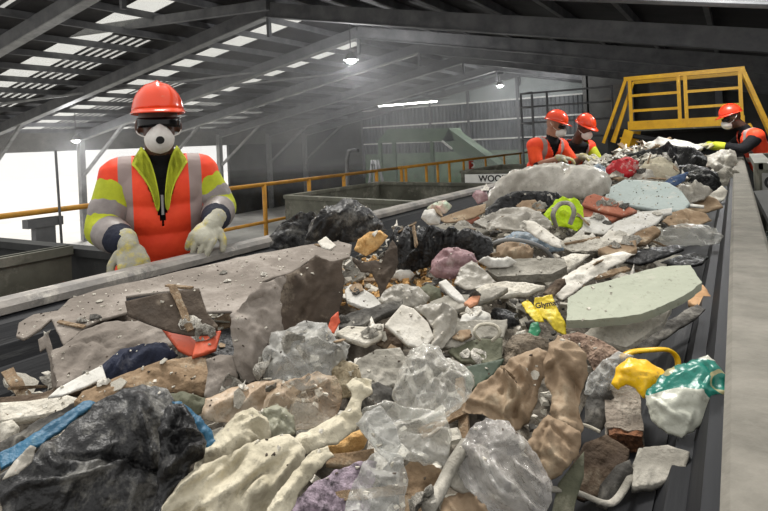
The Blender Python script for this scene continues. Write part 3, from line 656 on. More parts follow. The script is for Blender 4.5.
worker('man in orange vest and black sleeves reaching over the belt from the right side beam', (.23, 8.2, D0 + .03), math.radians(-72), dict(
    head=(0, -.27, 1.63), hpitch=math.radians(20), hyaw=math.radians(-8), neck=(0, -.12, 1.47), chest=(0, -.06, 1.33), pelvis=(0, .08, .98),
    shL=(-.19, -.08, 1.39), shR=(.19, -.08, 1.39), elL=(-.24, -.24, 1.26), elR=(.24, -.24, 1.26), wrL=(-.14, -.5, 1.31), wrR=(.10, -.5, 1.31),
    handL=((.1, -.95, .05), (0, 0, 1), 1), handR=((-.1, -.95, .05), (0, 0, 1), -1), curl=.35, vz=1.26, helm=helm2, valve=False), vox=.011, skin_m=skin, vest=vest_far, sleeve='black', glasses=True, collar=False)

# ------------------------------------------------------------------ waste materials
DUST = (196, 190, 178)
def wm(name, c1, c2=None, **k):
    k.setdefault('grime', .55 if sum(c1) > 330 else 0); return mat(name, c1, c2, **k)
W = dict(
    black=wm('black_film', (52, 52, 53), (28, 28, 29), scale=14, rough=.42, bump=.7, bscale=38, dust=(128, 126, 120), dscale=16, damount=.5, crease=11),
    black2=wm('black_crinkled_film', (34, 34, 35), (18, 18, 19), scale=14, rough=.38, bump=.8, bscale=45, dust=(90, 88, 84), dscale=18, damount=.2, crease=11),
    clear=wm('clear_film', (236, 233, 224), (206, 202, 190), scale=9, coat=.7, rough=.12, bump=.8, bscale=26, spec=.8, film=.8, crease=11),
    milky=wm('milky_film', (204, 203, 198), (172, 170, 163), scale=8, rough=.3, bump=.8, bscale=28, film=.72, spec=.6, crease=11),
    greyfilm=wm('grey_dusty_film', (176, 171, 160), (136, 131, 121), scale=7, rough=.4, bump=.7, bscale=22, dust=DUST, dscale=9, damount=.4, crease=11),
    cream=wm('cream_cloth', (214, 206, 184), (166, 158, 136), scale=7, rough=.85, bump=.7, bscale=30, dust=(120, 112, 92), dscale=9, damount=.22, crease=11),
    paperwhite=wm('dusty_white_paper', (226, 222, 212), (190, 184, 172), scale=9, rough=.85, bump=.3, dust=(150, 140, 122), dscale=11, damount=.25, crease=11),
    white=wm('white_foam', (216, 214, 208), (190, 187, 178), scale=14, rough=.8, bump=.25, dust=(170, 162, 146), dscale=18, damount=.15),
    plaster=wm('white_plaster', (222, 217, 205), (182, 176, 162), scale=18, rough=.95, bump=.6, bscale=60, dust=(138, 130, 116), dscale=20, damount=.25),
    tan=wm('brown_packing_paper', (168, 146, 120), (126, 106, 84), scale=7, rough=.75, bump=.45, bscale=24, dust=(190, 176, 152), dscale=9, damount=.3, crease=11),
    taupe=wm('dusty_taupe_underlay', (142, 133, 124), (108, 100, 92), scale=5, rough=.9, bump=.35, bscale=40, dust=(160, 152, 144), dscale=5, damount=.45, crease=5),
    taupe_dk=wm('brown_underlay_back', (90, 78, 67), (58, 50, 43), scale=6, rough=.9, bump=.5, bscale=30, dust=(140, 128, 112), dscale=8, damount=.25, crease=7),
    card=wm('cardboard', (160, 138, 112), (128, 106, 82), scale=6, rough=.85, bump=.25, dust=(205, 192, 168), dscale=9, damount=.3),
    wood=wm('weathered_wood', (160, 136, 108), (112, 92, 70), scale=12, rough=.9, bump=.5, dust=(190, 180, 160), dscale=10, damount=.35),
    wood_dk=wm('dark_wood', (96, 80, 64), (60, 48, 38), scale=12, rough=.9, bump=.6, dust=(150, 138, 120), dscale=10, damount=.3),
    paleg=wm('pale_green_board', (168, 172, 154), (158, 162, 145), scale=3, rough=.75, bump=.12, bscale=50, dust=(176, 174, 160), dscale=12, damount=.2),
    paleb=wm('pale_blue_board', (176, 186, 184), (162, 174, 172), scale=4, rough=.75, bump=.1, dust=(198, 196, 188), dscale=12, damount=.25),
    terra=wm('terracotta_board', (178, 112, 88), (150, 88, 68), scale=9, rough=.85, bump=.2, dust=(196, 160, 138), dscale=10, damount=.35),
    grey=wm('grey_board', (160, 156, 146), (120, 116, 106), scale=9, rough=.9, bump=.5, bscale=50, dust=DUST, dscale=12, damount=.35),
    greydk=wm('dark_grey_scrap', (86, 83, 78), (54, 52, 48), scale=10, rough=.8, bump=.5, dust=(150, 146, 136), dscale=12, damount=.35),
    olive=wm('olive_board', (112, 112, 92), (78, 80, 64), scale=8, rough=.8, bump=.4, dust=(170, 166, 148), dscale=10, damount=.35),
    greenp=wm('dark_green_panel', (70, 84, 66), (52, 64, 50), scale=6, rough=.6, bump=.15, dust=(120, 124, 108), dscale=12, damount=.2),
    yellow=wm('yellow_plastic', (246, 200, 24), (224, 170, 14), scale=6, rough=.35, bump=.35, bscale=18, coat=.2, dust=(190, 150, 60), dscale=14, damount=.15, crease=8),
    packet=wm('yellow_packet', (232, 210, 60), (214, 186, 44), scale=8, rough=.45, bump=.4, dust=(205, 196, 160), dscale=14, damount=.25),
    lime=wm('lime_strap', (206, 236, 36), (176, 210, 24), scale=9, rough=.6, bump=.4, dust=(170, 180, 90), dscale=14, damount=.2, crease=11),
    orange=wm('orange_board', (214, 96, 62), (186, 76, 48), scale=5, rough=.6, bump=.1, dust=(190, 130, 104), dscale=9, damount=.2),
    navy=wm('navy_cloth', (44, 50, 70), (26, 30, 46), scale=14, rough=.9, bump=.5, bscale=50, dust=(110, 112, 122), dscale=14, damount=.25, crease=11),
    blue=wm('blue_strap', (46, 104, 136), (28, 74, 100), scale=9, rough=.5, bump=.4, dust=(110, 140, 150), dscale=12, damount=.2),
    denim=wm('denim_blue_cloth', (70, 92, 126), (44, 62, 94), scale=12, rough=.9, bump=.4, dust=(150, 156, 164), dscale=14, damount=.25, crease=11),
    bluegrey=wm('blue_grey_film', (104, 134, 160), (150, 156, 158), scale=12, rough=.4, bump=.5, dust=(196, 196, 190), dscale=12, damount=.35, crease=11),
    red=wm('red_bag', (206, 40, 48), (172, 24, 34), scale=8, rough=.4, bump=.4, dust=(222, 214, 206), dscale=15, damount=.3, crease=11),
    mauve=wm('mauve_bag', (166, 134, 136), (128, 98, 102), scale=9, rough=.45, bump=.6, dust=(196, 182, 176), dscale=12, damount=.3, crease=11),
    purple=wm('purple_print', (184, 166, 180), (22, 10, 20), scale=75, rough=.7, bump=.3),
    foam=wm('yellow_foam_crumbs', (214, 176, 120), (180, 136, 80), scale=40, rough=.95, bump=.4),
    rust=wm('rust_brown', (138, 92, 62), (64, 50, 42), scale=30, rough=.95, bump=1, bscale=60),
    teal=wm('teal_print_bag', (222, 224, 216), (206, 206, 198), scale=9, rough=.3, bump=.4, bscale=20, coat=.2, crease=9),
    rope=wm('pale_rope', (206, 200, 184), (170, 164, 148), scale=30, rough=.9),
    heap=wm('mixed_rubble_dust', (118,110,98), (52,47,40), scale=9, rough=.95, bump=1, bscale=35, dust=(196, 188, 172), dscale=11, damount=.3),
)
def teal_print():
    """white sack with teal printed shapes: two soft voronoi thresholds as print"""
    m = W['teal']; nt = m.node_tree; N = nt.nodes; L = nt.links; b = N['Principled BSDF']; src = b.inputs['Base Color'].links[0].from_socket
    tc = N.new('ShaderNodeTexCoord'); n = N.new('ShaderNodeTexNoise'); n.inputs['Scale'].default_value = 9; n.inputs['Detail'].default_value = .5; L.new(tc.outputs['Object'], n.inputs['Vector'])
    r = N.new('ShaderNodeValToRGB'); r.color_ramp.interpolation = 'CONSTANT'; r.color_ramp.elements[0].color = (*lin((24, 132, 120)), 1); r.color_ramp.elements[1].position = .5; r.color_ramp.elements[1].color = (*lin((224, 224, 216)), 1)
    e = r.color_ramp.elements.new(.36); e.color = (*lin((190, 182, 140)), 1); e = r.color_ramp.elements.new(.39); e.color = (*lin((24, 132, 120)), 1)
    L.new(n.outputs['Fac'], r.inputs[0]); mx = N.new('ShaderNodeMixRGB'); mx.blend_type = 'MULTIPLY'; mx.inputs[0].default_value = 1; L.new(src, mx.inputs[1]); L.new(r.outputs[0], mx.inputs[2]); L.new(mx.outputs[0], b.inputs['Base Color'])
teal_print()

def fnoise(p, s, o=0): return noise.noise(Vector((p[0] * s + o, p[1] * s - o * 1.7, o * .37)))
def crumple(style, p, L, seed):
    """height in units of the piece's size L"""
    q = ((p[0] - CEN[0]) / L, (p[1] - CEN[1]) / L)
    if style in ('paper', 'cloth'):
        C = creases(seed, style); wx = fnoise(q, 3, seed) * .1; wy = fnoise(q, 3, seed + 7) * .1
        x, y = q[0] + wx, q[1] + wy; h = 0
        for kind, cx_, cy_, nx_, ny_, amp, wd, ln in C:
            d = (x - cx_) * nx_ + (y - cy_) * ny_
            if kind == 0: h += amp * (abs(d) - .25)
            else:
                s = -(x - cx_) * ny_ + (y - cy_) * nx_
                f = 1 - abs(s) / ln
                if f > 0:
                    g = 1 - abs(d) / wd
                    if g > 0: h += amp * g * min(1, f * 2)
        return h + .5 * fnoise(q, 2.2, seed) - .55 * (abs(fnoise(q, 7, seed + 3)) - .2) - .3 * (abs(fnoise(q, 16, seed + 6)) - .2)
    if style == 'rubble':
        return .7 * fnoise(q, 5, seed) + .55 * fnoise(q, 12, seed + 2) + .3 * fnoise(q, 25, seed + 2)
    return .3 * fnoise(q, 2.5, seed)

CR = {}
def creases(seed, style):
    k = (round(seed, 3), style)
    if k not in CR:
        r = random.Random(int(seed * 1000)); c = []; base = r.uniform(0, 6.28)
        for i in range(7):
            a = r.uniform(0, 6.28) if style == 'paper' else base + r.gauss(0, .35)
            c.append((0, r.uniform(-.5, .5), r.uniform(-.5, .5), math.cos(a), math.sin(a), r.uniform(-.8, .8), 0, 0))
        for i in range(44):
            a = r.uniform(0, 6.28) if style == 'paper' else base + r.gauss(0, .3)
            c.append((1, r.uniform(-.6, .6), r.uniform(-.6, .6), math.cos(a), math.sin(a), r.uniform(-1.0, 1.2), r.uniform(.025, .1), r.uniform(.15, .5)))
        CR[k] = c
    return CR[k]
SEED = [3.1]; CEN = [0, 0]
def patch(poly, o, ex, ey, th, puff, cr, style, step, rough=.0, L=None, base=True, bend=0):
    """poly: 2-D outline (in the plane o, ex, ey). returns mesh: a closed slab or pillow with crumpled faces"""
    SEED[0] += 1.37; sd = SEED[0]
    xs = [p[0] for p in poly]; ys = [p[1] for p in poly]
    L = L or max(max(xs) - min(xs), max(ys) - min(ys)); wmin = min(max(xs) - min(xs), max(ys) - min(ys))
    CEN[0] = (max(xs) + min(xs)) / 2; CEN[1] = (max(ys) + min(ys)) / 2
    puff *= .62
    if style in ('paper', 'cloth') and not rough: rough = .028
    b = []
    n = len(poly)
    for i in range(n):
        a, c = Vector(poly[i]), Vector(poly[(i + 1) % n]); k = max(1, int((c - a).length / step))
        for j in range(k):
            p = a.lerp(c, j / k)
            if rough:
                nn = Vector((c - a).yx).normalized() * Vector((1, 0)).length if (c - a).length else Vector((0, 0)); nn = Vector((-(c - a).y, (c - a).x)).normalized() if (c - a).length > 1e-9 else nn
                p = p + nn * (fnoise(p / L, 7, sd) * .9 + fnoise(p / L, 22, sd) * .55) * rough * L
            b.append(p)
    nb = len(b); pts = list(b)
    y = min(ys) + step * .5; row = 0
    rng = random.Random(int(sd * 100))
    while y < max(ys):
        x = min(xs) + (step * .5 if row % 2 else step)
        while x < max(xs):
            p = Vector((x + rng.uniform(-.2, .2) * step, y + rng.uniform(-.2, .2) * step))
            ins = False; md = 1e9
            j = nb - 1
            for i in range(nb):
                a, c = b[i], b[j]
                if (a.y > p.y) != (c.y > p.y) and p.x < (c.x - a.x) * (p.y - a.y) / (c.y - a.y) + a.x: ins = not ins
                dd = (a - p).length_squared
                if dd < md: md = dd
                j = i
            if ins and md > (step * .45) ** 2: pts.append(p)
            x += step
        y += step * .87; row += 1
    v2, ed, fc, _, _, _ = delaunay_2d_cdt([Vector(p) for p in pts], [(i, (i + 1) % nb) for i in range(nb)], [], 1, 1e-7)
    # distance to the outline
    bset = [i for i, v in enumerate(v2) if any((v - q).length_squared < 1e-12 for q in b)] if len(v2) != len(pts) else list(range(nb))
    bs = set(bset)
    bm = bmesh.new(); top = []; bot = []
    nrm = ex.cross(ey).normalized(); R = max(wmin * .5, 1e-4)
    for i, v in enumerate(v2):
        if i in bs: d = 0
        else: d = min((v - q).length for q in b)
        t = min(1, d / R); prof = math.sin(min(1, t) * math.pi / 2) ** .85
        edge = min(1, .25 + d / (R * .35))
        h = crumple(style, v, L, sd) * cr * L * edge + bend * L * ((v.x - (min(xs) + max(xs)) / 2) / L) ** 2 * -4
        P = o + ex * v.x + ey * v.y
        if puff: top.append(bm.verts.new(P + nrm * (h + puff * prof + th / 2))); bot.append(bm.verts.new(P + nrm * (-puff * prof * .6 - th / 2) if True else P))
        else: top.append(bm.verts.new(P + nrm * (h + th / 2))); bot.append(bm.verts.new(P + nrm * (h - th / 2)))
    cnt = {}
    for f in fc:
        try: bm.faces.new([top[i] for i in f]); bm.faces.new([bot[i] for i in reversed(f)])
        except ValueError: continue
        for i in range(len(f)):
            e = (f[i], f[(i + 1) % len(f)]); cnt[e] = cnt.get(e, 0) + 1
    for (i, j) in cnt:
        if (j, i) not in cnt:
            try: bm.faces.new((top[j], top[i], bot[i], bot[j]))
            except ValueError: pass
    return bmmesh(bm)

def place(poly, tilt=25, lift=.0, az=0, anchor=None, z=None):
    """carry an outline to a plane resting on the waste pile, leaning back by tilt degrees"""
    if anchor is None:
        my = max(p[1] for p in poly); low = [p for p in poly if p[1] > my - 3]; anchor = (sum(p[0] for p in low) / len(low), my)
    A = onz(anchor[0], anchor[1], z) if z is not None else hit(anchor[0], anchor[1], lift)
    vd = Vector((A.x, A.y, 0)).normalized(); vd = Matrix.Rotation(math.radians(az), 3, 'Z') @ vd
    t = math.radians(tilt); n = Vector((0, 0, 1)) * math.cos(t) - vd * math.sin(t)
    ey = (vd * math.cos(t) + Vector((0, 0, 1)) * math.sin(t)).normalized(); ex = ey.cross(n).normalized()
    out = []
    for px, py in poly:
        r = ray(px, py); k = (A - EYE).dot(n) / r.dot(n); Pw = EYE + r * k; d = Pw - A; out.append((d.dot(ex), d.dot(ey)))
    return A, ex, ey, out, (A - EYE).length

def item(name, label, cat, m, poly, tilt=25, th=.004, puff=0, cr=.03, style='paper', lift=0, az=0, rough=.0, res=2.2, smooth=True, parent=None, z=None, anchor=None, bend=0, group=None):
    A, ex, ey, P, d = place(poly, tilt, lift, az, anchor, z)
    st = max(.003, res * d / F)
    me = patch(P, A, ex, ey, th, puff, cr, style, st, rough, bend=bend)
    mm = W[m] if isinstance(m, str) else m
    if parent is not None:
        me.transform(Matrix.Translation(-parent.location)); return link(name, me, mm, parent, smooth=smooth)
    o = link(name, me, mm, None, smooth=smooth); tag(o, label, cat, group); 
    return o
def bar(name, label, cat, m, pts, r, lift=.02, flat=1, parent=None, k=4, n=8, lifts=None):
    P = [hit(p[0], p[1], (lifts[i] if lifts else lift)) for i, p in enumerate(pts)]
    bm = bmesh.new(); add_tube(bm, curve_pts(P, k), r, n, flat); me = bmmesh(bm)
    if parent is not None: me.transform(Matrix.Translation(-parent.location)); return link(name, me, W[m], parent, smooth=True)
    return tag(link(name, me, W[m], None, smooth=True), label, cat)

# ------------------------------------------------------------------ pile base
bm = bmesh.new(); nx, ny = 70, 330; g = []
for j in range(ny + 1):
    y = .15 + 9.0 * j / ny
    rowv = []; xl_ = -1.60 + .22 * max(0, min(1, (1.25 - y) / .35))
    for i in range(nx + 1):
        t = i / nx; x = xl_ + (-.14 - xl_) * t
        xr = x + (.05 * fnoise((x, y), 5, 1) if i in (0, nx) else 0)
        if x > -.6: xr = x - .13 * max(0, (x + .6) / .46) * (1 if y < 2.6 else max(0, 1 - (y - 2.6) / 1.5))
        edge = min(1, min(t, 1 - t) * 9)
        zz = H(xr, y) - .045 + (.05 * fnoise((xr, y), 7, 2) + .03 * fnoise((xr, y), 17, 3) + .015 * fnoise((xr, y), 40, 4)) * edge
        rowv.append(bm.verts.new((xr, y, max(zz, 1.02) if edge > .3 else 1.03)))
    g.append(rowv)
for a, b in zip(g, g[1:]):
    for i in range(nx): bm.faces.new((a[i], a[i + 1], b[i + 1], b[i]))
tag(link('rubble_bed', bmmesh(bm), W['heap'], smooth=True), 'bed of fine grey-brown rubble and dust under the waste on the belt', 'rubble', kind='stuff')

# ------------------------------------------------------------------ waste, far end
item('plastic_sheet', 'small white plastic sheet on top of the black bags at the far end', 'plastic sheet', 'white', [(646,144),(660,139),(690,142),(703,147),(692,152),(668,152),(650,150)], 40, puff=.02, cr=.06)
item('rubbish_bag', 'wide black rubbish bag heap at the far end before the yellow bridge', 'bag', 'black2', [(598,165),(618,155),(650,149),(672,145),(694,147),(706,158),(706,170),(690,174),(672,168),(655,162),(635,167),(615,170)], 45, puff=.12, cr=.1, style='paper')
item('rubbish_bag', 'small crumpled black bag just left of the grey cloth at the far end', 'bag', 'black2', [(684,160),(690,152),(701,156),(706,166),(699,172),(686,169)], 50, puff=.1, cr=.12, lift=.05)
item('plastic_bag', 'red and white plastic bag beside the far workers', 'bag', 'red', [(601,172),(612,163),(628,158),(639,163),(638,173),(628,178),(610,178)], 45, puff=.1, cr=.12, lift=.03)
item('plastic_wrap', 'blue-white crumpled wrap left of the red bag', 'wrap', 'bluegrey', [(587,170),(598,163),(606,167),(606,178),(597,183),(588,178)], 45, puff=.06, cr=.15)
item('cream_sack', 'rounded cream sack between the red bag and the black bags', 'sack', 'cream', [(634,172),(645,162),(660,156),(672,161),(680,172),(670,181),(650,180),(640,178)], 45, puff=.12, cr=.05, style='cloth', lift=.03)
item('plastic_film', 'pale grey film piece below the red bag', 'film', 'greyfilm', [(630,180),(640,168),(652,170),(656,180),(645,188),(633,186)], 40, puff=.03, cr=.08)
item('black_jacket', 'black jacket lying across the far waste beside the grey cloth', 'jacket', 'black2', [(643,180),(650,174),(665,168),(690,165),(707,167),(717,173),(721,185),(718,194),(708,192),(695,184),(680,186),(662,187),(648,187)], 38, puff=.09, cr=.08, style='cloth', lift=.03)
item('denim_cloth', 'blue denim cloth lying on the black jacket', 'cloth', 'denim', [(659,186),(671,177),(688,172),(685,181),(674,187)], 38, puff=.03, cr=.06, style='cloth', lift=.09)
item('grey_cloth', 'grey cloth bundle against the side beam at the far end', 'cloth', 'greyfilm', [(700,167),(708,156),(722,149),(735,151),(738,163),(730,170),(716,174),(706,173)], 45, puff=.08, cr=.1, style='cloth')
item('grey_cloth', 'grey-brown cloth slumped over the pale side beam', 'cloth', 'grey', [(714,174),(725,167),(738,171),(746,182),(738,190),(724,192),(715,187)], 45, puff=.07, cr=.1, style='cloth', lift=.04)
item('plastic_heap', 'large heap of clear dusty plastic sheeting below the far workers', 'plastic sheet', wm('dusty_clear_sheeting', (206,202,192), (168,162,152), scale=6, rough=.28, bump=.7, bscale=14, dust=(222,218,208), dscale=8, damount=.35), [(484,207),(488,192),(496,180),(512,170),(535,165),(560,163),(585,166),(606,174),(613,183),(609,193),(592,199),(560,198),(530,193),(510,198),(495,208)], 48, puff=.2, cr=.045, style='cloth', res=1.8, lift=.03, anchor=(545, 199))
item('rubbish_bag', 'flattened black bag under the front of the clear plastic heap', 'bag', 'black2', [(484,212),(498,198),(520,191),(545,190),(560,195),(568,205),(560,214),(540,213),(520,208),(502,210),(490,218)], 35, puff=.06, cr=.1, lift=.02)
item('blue_board', 'pale blue-white board lying flat beyond the terracotta boards', 'board', 'paleb', [(604,202),(608,190),(625,181),(648,182),(668,184),(681,192),(690,205),(682,213),(655,211),(630,207)], 24, th=.02, cr=.02, style='flat', lift=.06, rough=.004)
item('terracotta_board', 'upper terracotta board propped beside the lime straps', 'board', 'terra', [(582,206),(586,198),(594,195),(610,200),(625,206),(637,212),(622,217),(602,212)], 26, th=.015, cr=.01, style='flat', lift=.09)
item('terracotta_board', 'lower terracotta board beside the lime straps, under the other', 'board', 'terra', [(580,217),(582,206),(602,212),(622,217),(612,222),(598,220)], 22, th=.015, cr=.01, style='flat', lift=.05)
lv = item('lime_vest', 'crumpled lime-yellow safety vest among the rubble in mid heap', 'vest', 'lime', [(543,214),(550,207),(556,201),(566,199),(577,199),(583,208),(584,224),(577,231),(566,227),(556,226),(547,222)], 42, puff=.05, cr=.14, style='cloth', lift=.03)
tag(tube_obj('grey_hose', curve_pts([hit(556,226,.09), hit(553,214,.15), hit(560,204,.17), hit(570,204,.17), hit(574,212,.15), hit(570,224,.1)], 5), .009, W['grey'], n=8), 'grey bent hose ring lying over the lime vest', 'hose')
item('paper_scrap', 'yellowish paper scrap left of the lime vest', 'paper', 'card', [(516,206),(522,201),(535,200),(546,210),(536,216),(522,212)], 30, cr=.06, lift=.05)
item('plastic_film', 'dusty translucent film draped left of the lime vest', 'film', 'greyfilm', [(474,222),(490,213),(506,207),(522,206),(540,212),(552,224),(545,236),(525,232),(505,230),(488,230)], 28, cr=.06, style='cloth', lift=.05)
item('cardboard', 'long brown cardboard strip below the clear plastic heap', 'cardboard', 'card', [(439,219),(452,214),(470,208),(486,204),(485,212),(474,218),(459,222),(445,223)], 28, th=.006, cr=.02, style='flat', lift=.05)
item('cardboard', 'small brown cardboard piece under the long strip', 'cardboard', 'terra', [(457,228),(460,219),(474,215),(480,218),(470,225)], 26, th=.006, cr=.03, lift=.02)
item('foam_block', 'white foam lump at the left edge of the belt, below the pink scraps', 'foam', 'white', [(421,218),(424,211),(433,209),(441,214),(440,224),(429,225)], 50, puff=.04, cr=.15, style='rubble', lift=.12)
item('plastic_wrap', 'pink and green wrapper at the left belt edge', 'wrap', wm('pink_green_wrap', (200,150,140), (170,196,170), scale=14, rough=.4, bump=.4), [(427,208),(434,203),(445,200),(452,206),(446,213),(436,214)], 40, puff=.015, cr=.12, lift=.13)
item('pink_cloth', 'small dusky pink cloth caught on the belt rim below the wood sign', 'cloth', 'mauve', [(472,196),(476,190),(487,190),(488,200),(478,204)], 55, puff=.03, cr=.12, lift=.16)
item('plank', 'grey lath lying along the belt below the brown cardboard', 'plank', 'grey', [(423,231),(440,226),(470,228),(490,232),(480,236),(440,232)], 16, th=.015, cr=.01, style='flat', lift=.02)
# mid left
item('rubbish_bag', 'big shiny black bag hump on top of the underlay, right part', 'bag', 'black', [(305,240),(312,222),(325,208),(342,201),(356,201),(370,209),(380,220),(388,232),(380,236),(366,236),(352,242),(334,245),(318,242)], 55, puff=.12, cr=.1, style='cloth', lift=.12, res=1.8)
item('rubbish_bag', 'black bag slumped over the belt rim, left of the tall hump', 'bag', 'black', [(264,252),(270,236),(282,223),(297,215),(316,213),(322,226),(318,240),(304,247),(285,251)], 50, puff=.09, cr=.1, style='cloth', lift=.14, res=1.8)
item('foam_scraps', 'orange-yellow foam torn open beside the big black bag', 'foam', 'foam', [(354,250),(358,240),(368,233),(380,230),(388,236),(382,244),(376,250),(366,256)], 45, puff=.04, cr=.2, style='rubble', lift=.1)
item('paper_scrap', 'white paper scrap tucked under the tall black bag', 'paper', 'paperwhite', [(318,242),(326,237),(336,246),(330,250),(322,248)], 30, cr=.05, lift=.17)
item('underlay_strip', 'curled taupe underlay strip hanging to a point right of the dark fold', 'underlay', 'taupe_dk', [(352,258),(366,262),(378,261),(386,250),(392,240),(397,246),(398,262),(393,276),(386,288),(380,298),(378,284),(372,274),(360,272)], 62, th=.006, puff=.01, cr=.05, style='cloth', lift=.07, res=2)
item('rubbish_bag', 'long low black bag lying across the heap behind the mauve bag', 'bag', 'black2', [(386,242),(398,232),(425,230),(450,232),(478,232),(494,238),(492,252),(480,260),(458,256),(440,258),(428,268),(404,272),(390,262)], 40, puff=.08, cr=.1, style='cloth', lift=.03, res=1.8)
item('mauve_bag', 'round dusky mauve plastic bag right of the long black bag', 'bag', 'mauve', [(430,272),(432,260),(440,252),(448,248),(462,249),(474,255),(478,264),(466,272),(452,279),(436,278)], 50, puff=.07, cr=.09, lift=.04, res=2)
item('plastic_film', 'grey dusty film piece in front of the mauve bag', 'film', 'greyfilm', [(454,284),(460,268),(472,261),(484,270),(496,282),(484,288),(466,290)], 40, cr=.07, puff=.01, lift=.05)
item('paper_bag', 'brown paper bag lying inside the metal hoop', 'bag', 'tan', [(495,258),(497,246),(508,241),(528,245),(534,251),(531,261),(514,263)], 45, puff=.04, cr=.08, lift=.02)
tag(tube_obj('metal_hoop', curve_pts([hit(486,258,.03), hit(489,247,.07), hit(503,240,.1), hit(524,241,.1), hit(543,248,.08), hit(553,259,.03)], 6), .007, steel_lt, n=8), 'thin grey metal hoop arching over the brown paper bag', 'hoop')
item('blue_sleeve', 'blue and grey plastic sleeve lying behind the metal hoop', 'plastic', 'bluegrey', [(504,238),(512,232),(528,232),(542,237),(556,244),(564,250),(550,252),(530,244),(514,242)], 32, puff=.025, cr=.08, lift=.05)
item('white_bottle', 'long dusty white bottle-like roll on the blue sleeve', 'roll', 'paperwhite', [(520,226),(524,221),(534,222),(548,231),(560,240),(562,248),(552,246),(536,237)], 32, puff=.03, cr=.03, lift=.08)
item('grey_plank', 'long thick grey plank lying below the brown paper bag', 'plank', 'grey', [(488,275),(492,267),(505,263),(530,262),(564,262),(567,270),(552,278),(520,279),(498,280)], 26, th=.03, cr=.025, style='rubble', lift=.04, rough=.01, smooth=False)
item('foam_block', 'crumbly white foam piece above the long grey plank', 'foam', 'white', [(478,262),(484,257),(496,259),(508,257),(517,262),(508,267),(490,268)], 40, puff=.02, cr=.14, style='rubble', lift=.06)
# mid right
item('white_board', 'small white paper sheet under the lower terracotta board', 'paper', 'white', [(582,218),(604,216),(614,226),(604,235),(584,232)], 24, th=.004, cr=.03, lift=.05)
item('white_board', 'long white panel edge pointing right from the terracotta board', 'panel', 'white', [(624,210),(636,213),(652,212),(672,209),(672,214),(652,217),(636,219)], 22, th=.012, cr=.015, style='flat', lift=.1)
item('white_board', 'broad white panel below the pointing white panel', 'panel', 'white', [(610,232),(614,224),(640,214),(664,214),(658,224),(642,230),(624,240)], 22, th=.012, cr=.02, lift=.06)
item('white_board', 'pale lilac-white sheet in front of the broad white panel', 'panel', 'paperwhite', [(600,240),(610,230),(628,234),(636,240),(624,248),(606,246)], 22, th=.006, cr=.04, lift=.05)
item('cardboard', 'flat tan block in the middle right of the heap', 'block', 'card', [(598,252),(612,247),(636,243),(637,252),(626,258),(606,257)], 24, th=.025, cr=.01, style='flat', lift=.05)
item('wood_piece', 'short brown timber leaning right of the tan block', 'wood', 'wood', [(624,246),(636,234),(655,227),(661,233),(645,244)], 28, th=.02, cr=.03, lift=.06)
item('rubber_sheet', 'black rubber strip above the pale green slab', 'rubber', 'black2', [(618,262),(640,251),(660,248),(676,246),(684,250),(664,258),(640,265)], 18, th=.01, cr=.03, style='cloth', lift=.06)
item('rubber_sheet', 'black rubber flap beside the belt skirt', 'rubber', 'black2', [(660,264),(676,258),(694,253),(708,257),(702,264),(682,268)], 18, th=.01, cr=.04, style='cloth', lift=.04)
item('plastic_bag', 'clear dusty bag lying near the belt skirt, right of the brown timber', 'bag', wm('clear_dusty_bag', (212,210,202), (172,170,162), scale=10, rough=.22, bump=.8, bscale=22, film=.75), [(650,240),(662,230),(680,225),(700,224),(716,228),(724,236),(720,242),(704,246),(688,245),(668,248)], 36, puff=.05, cr=.08, lift=.05, res=2)
item('cardboard', 'folded brown cardboard above the clear dusty bag', 'cardboard', 'card', [(662,222),(672,213),(686,209),(704,213),(712,220),(694,227),(674,228)], 28, th=.006, cr=.06, lift=.06)
item('cardboard', 'tan cardboard flap below the grey and white papers, far right', 'cardboard', 'card', [(680,208),(692,199),(706,195),(718,200),(723,208),(706,213),(690,213)], 28, th=.005, cr=.05, lift=.05)
item('crumpled_paper', 'crumpled beige paper pile below the black jacket', 'paper', 'greyfilm', [(652,200),(660,191),(680,187),(700,184),(713,191),(704,200),(686,204),(668,204)], 36, puff=.04, cr=.12, lift=.04, res=2)
item('white_board', 'thin white lath across the beige paper pile', 'lath', 'white', [(664,203),(680,203),(704,206),(704,208),(680,206),(664,206)], 20, th=.008, cr=0, style='flat', lift=.1)
item('crumpled_paper', 'whitish paper wing by the skirt near the slumped cloth', 'paper', 'paperwhite', [(700,198),(712,193),(722,186),(728,191),(724,201),(710,204)], 38, cr=.08, lift=.05)
item('rag', 'dark small rag at the right end of the pale blue board', 'rag', 'black2', [(658,212),(662,205),(672,205),(678,213),(668,216)], 35, puff=.03, cr=.1, lift=.04)
item('plaster_rubble', 'pile of white plaster rubble below the lime vest', 'plaster', 'plaster', [(558,246),(566,239),(586,235),(606,239),(626,243),(612,250),(590,251),(572,252)], 24, puff=.02, cr=.07, style='rubble', lift=.03, res=2)
item('white_wrap', 'long twisted white wrap running diagonally behind the pale green slab', 'wrap', 'paperwhite', [(553,292),(562,278),(576,269),(592,262),(604,256),(620,252),(636,254),(622,262),(608,270),(592,278),(578,290),(562,300)], 26, puff=.025, cr=.06, style='cloth', lift=.05, res=2)
item('plaster_rubble', 'white plaster lumps left of the twisted white wrap', 'plaster', 'plaster', [(536,278),(552,262),(572,254),(590,255),(576,266),(562,276),(548,286)], 24, puff=.02, cr=.08, style='rubble', lift=.03)
gs = item('green_slab', 'large flat pale green plasterboard slab with broken edges, right of centre', 'board', 'paleg', [(567,324),(568,302),(585,290),(606,285),(630,278),(660,270),(690,269),(702,286),(694,293),(677,303),(655,313),(640,318),(620,321),(590,324)], 20, th=.022, cr=.006, style='rubble', lift=.08, rough=.008, res=1.8, smooth=False)
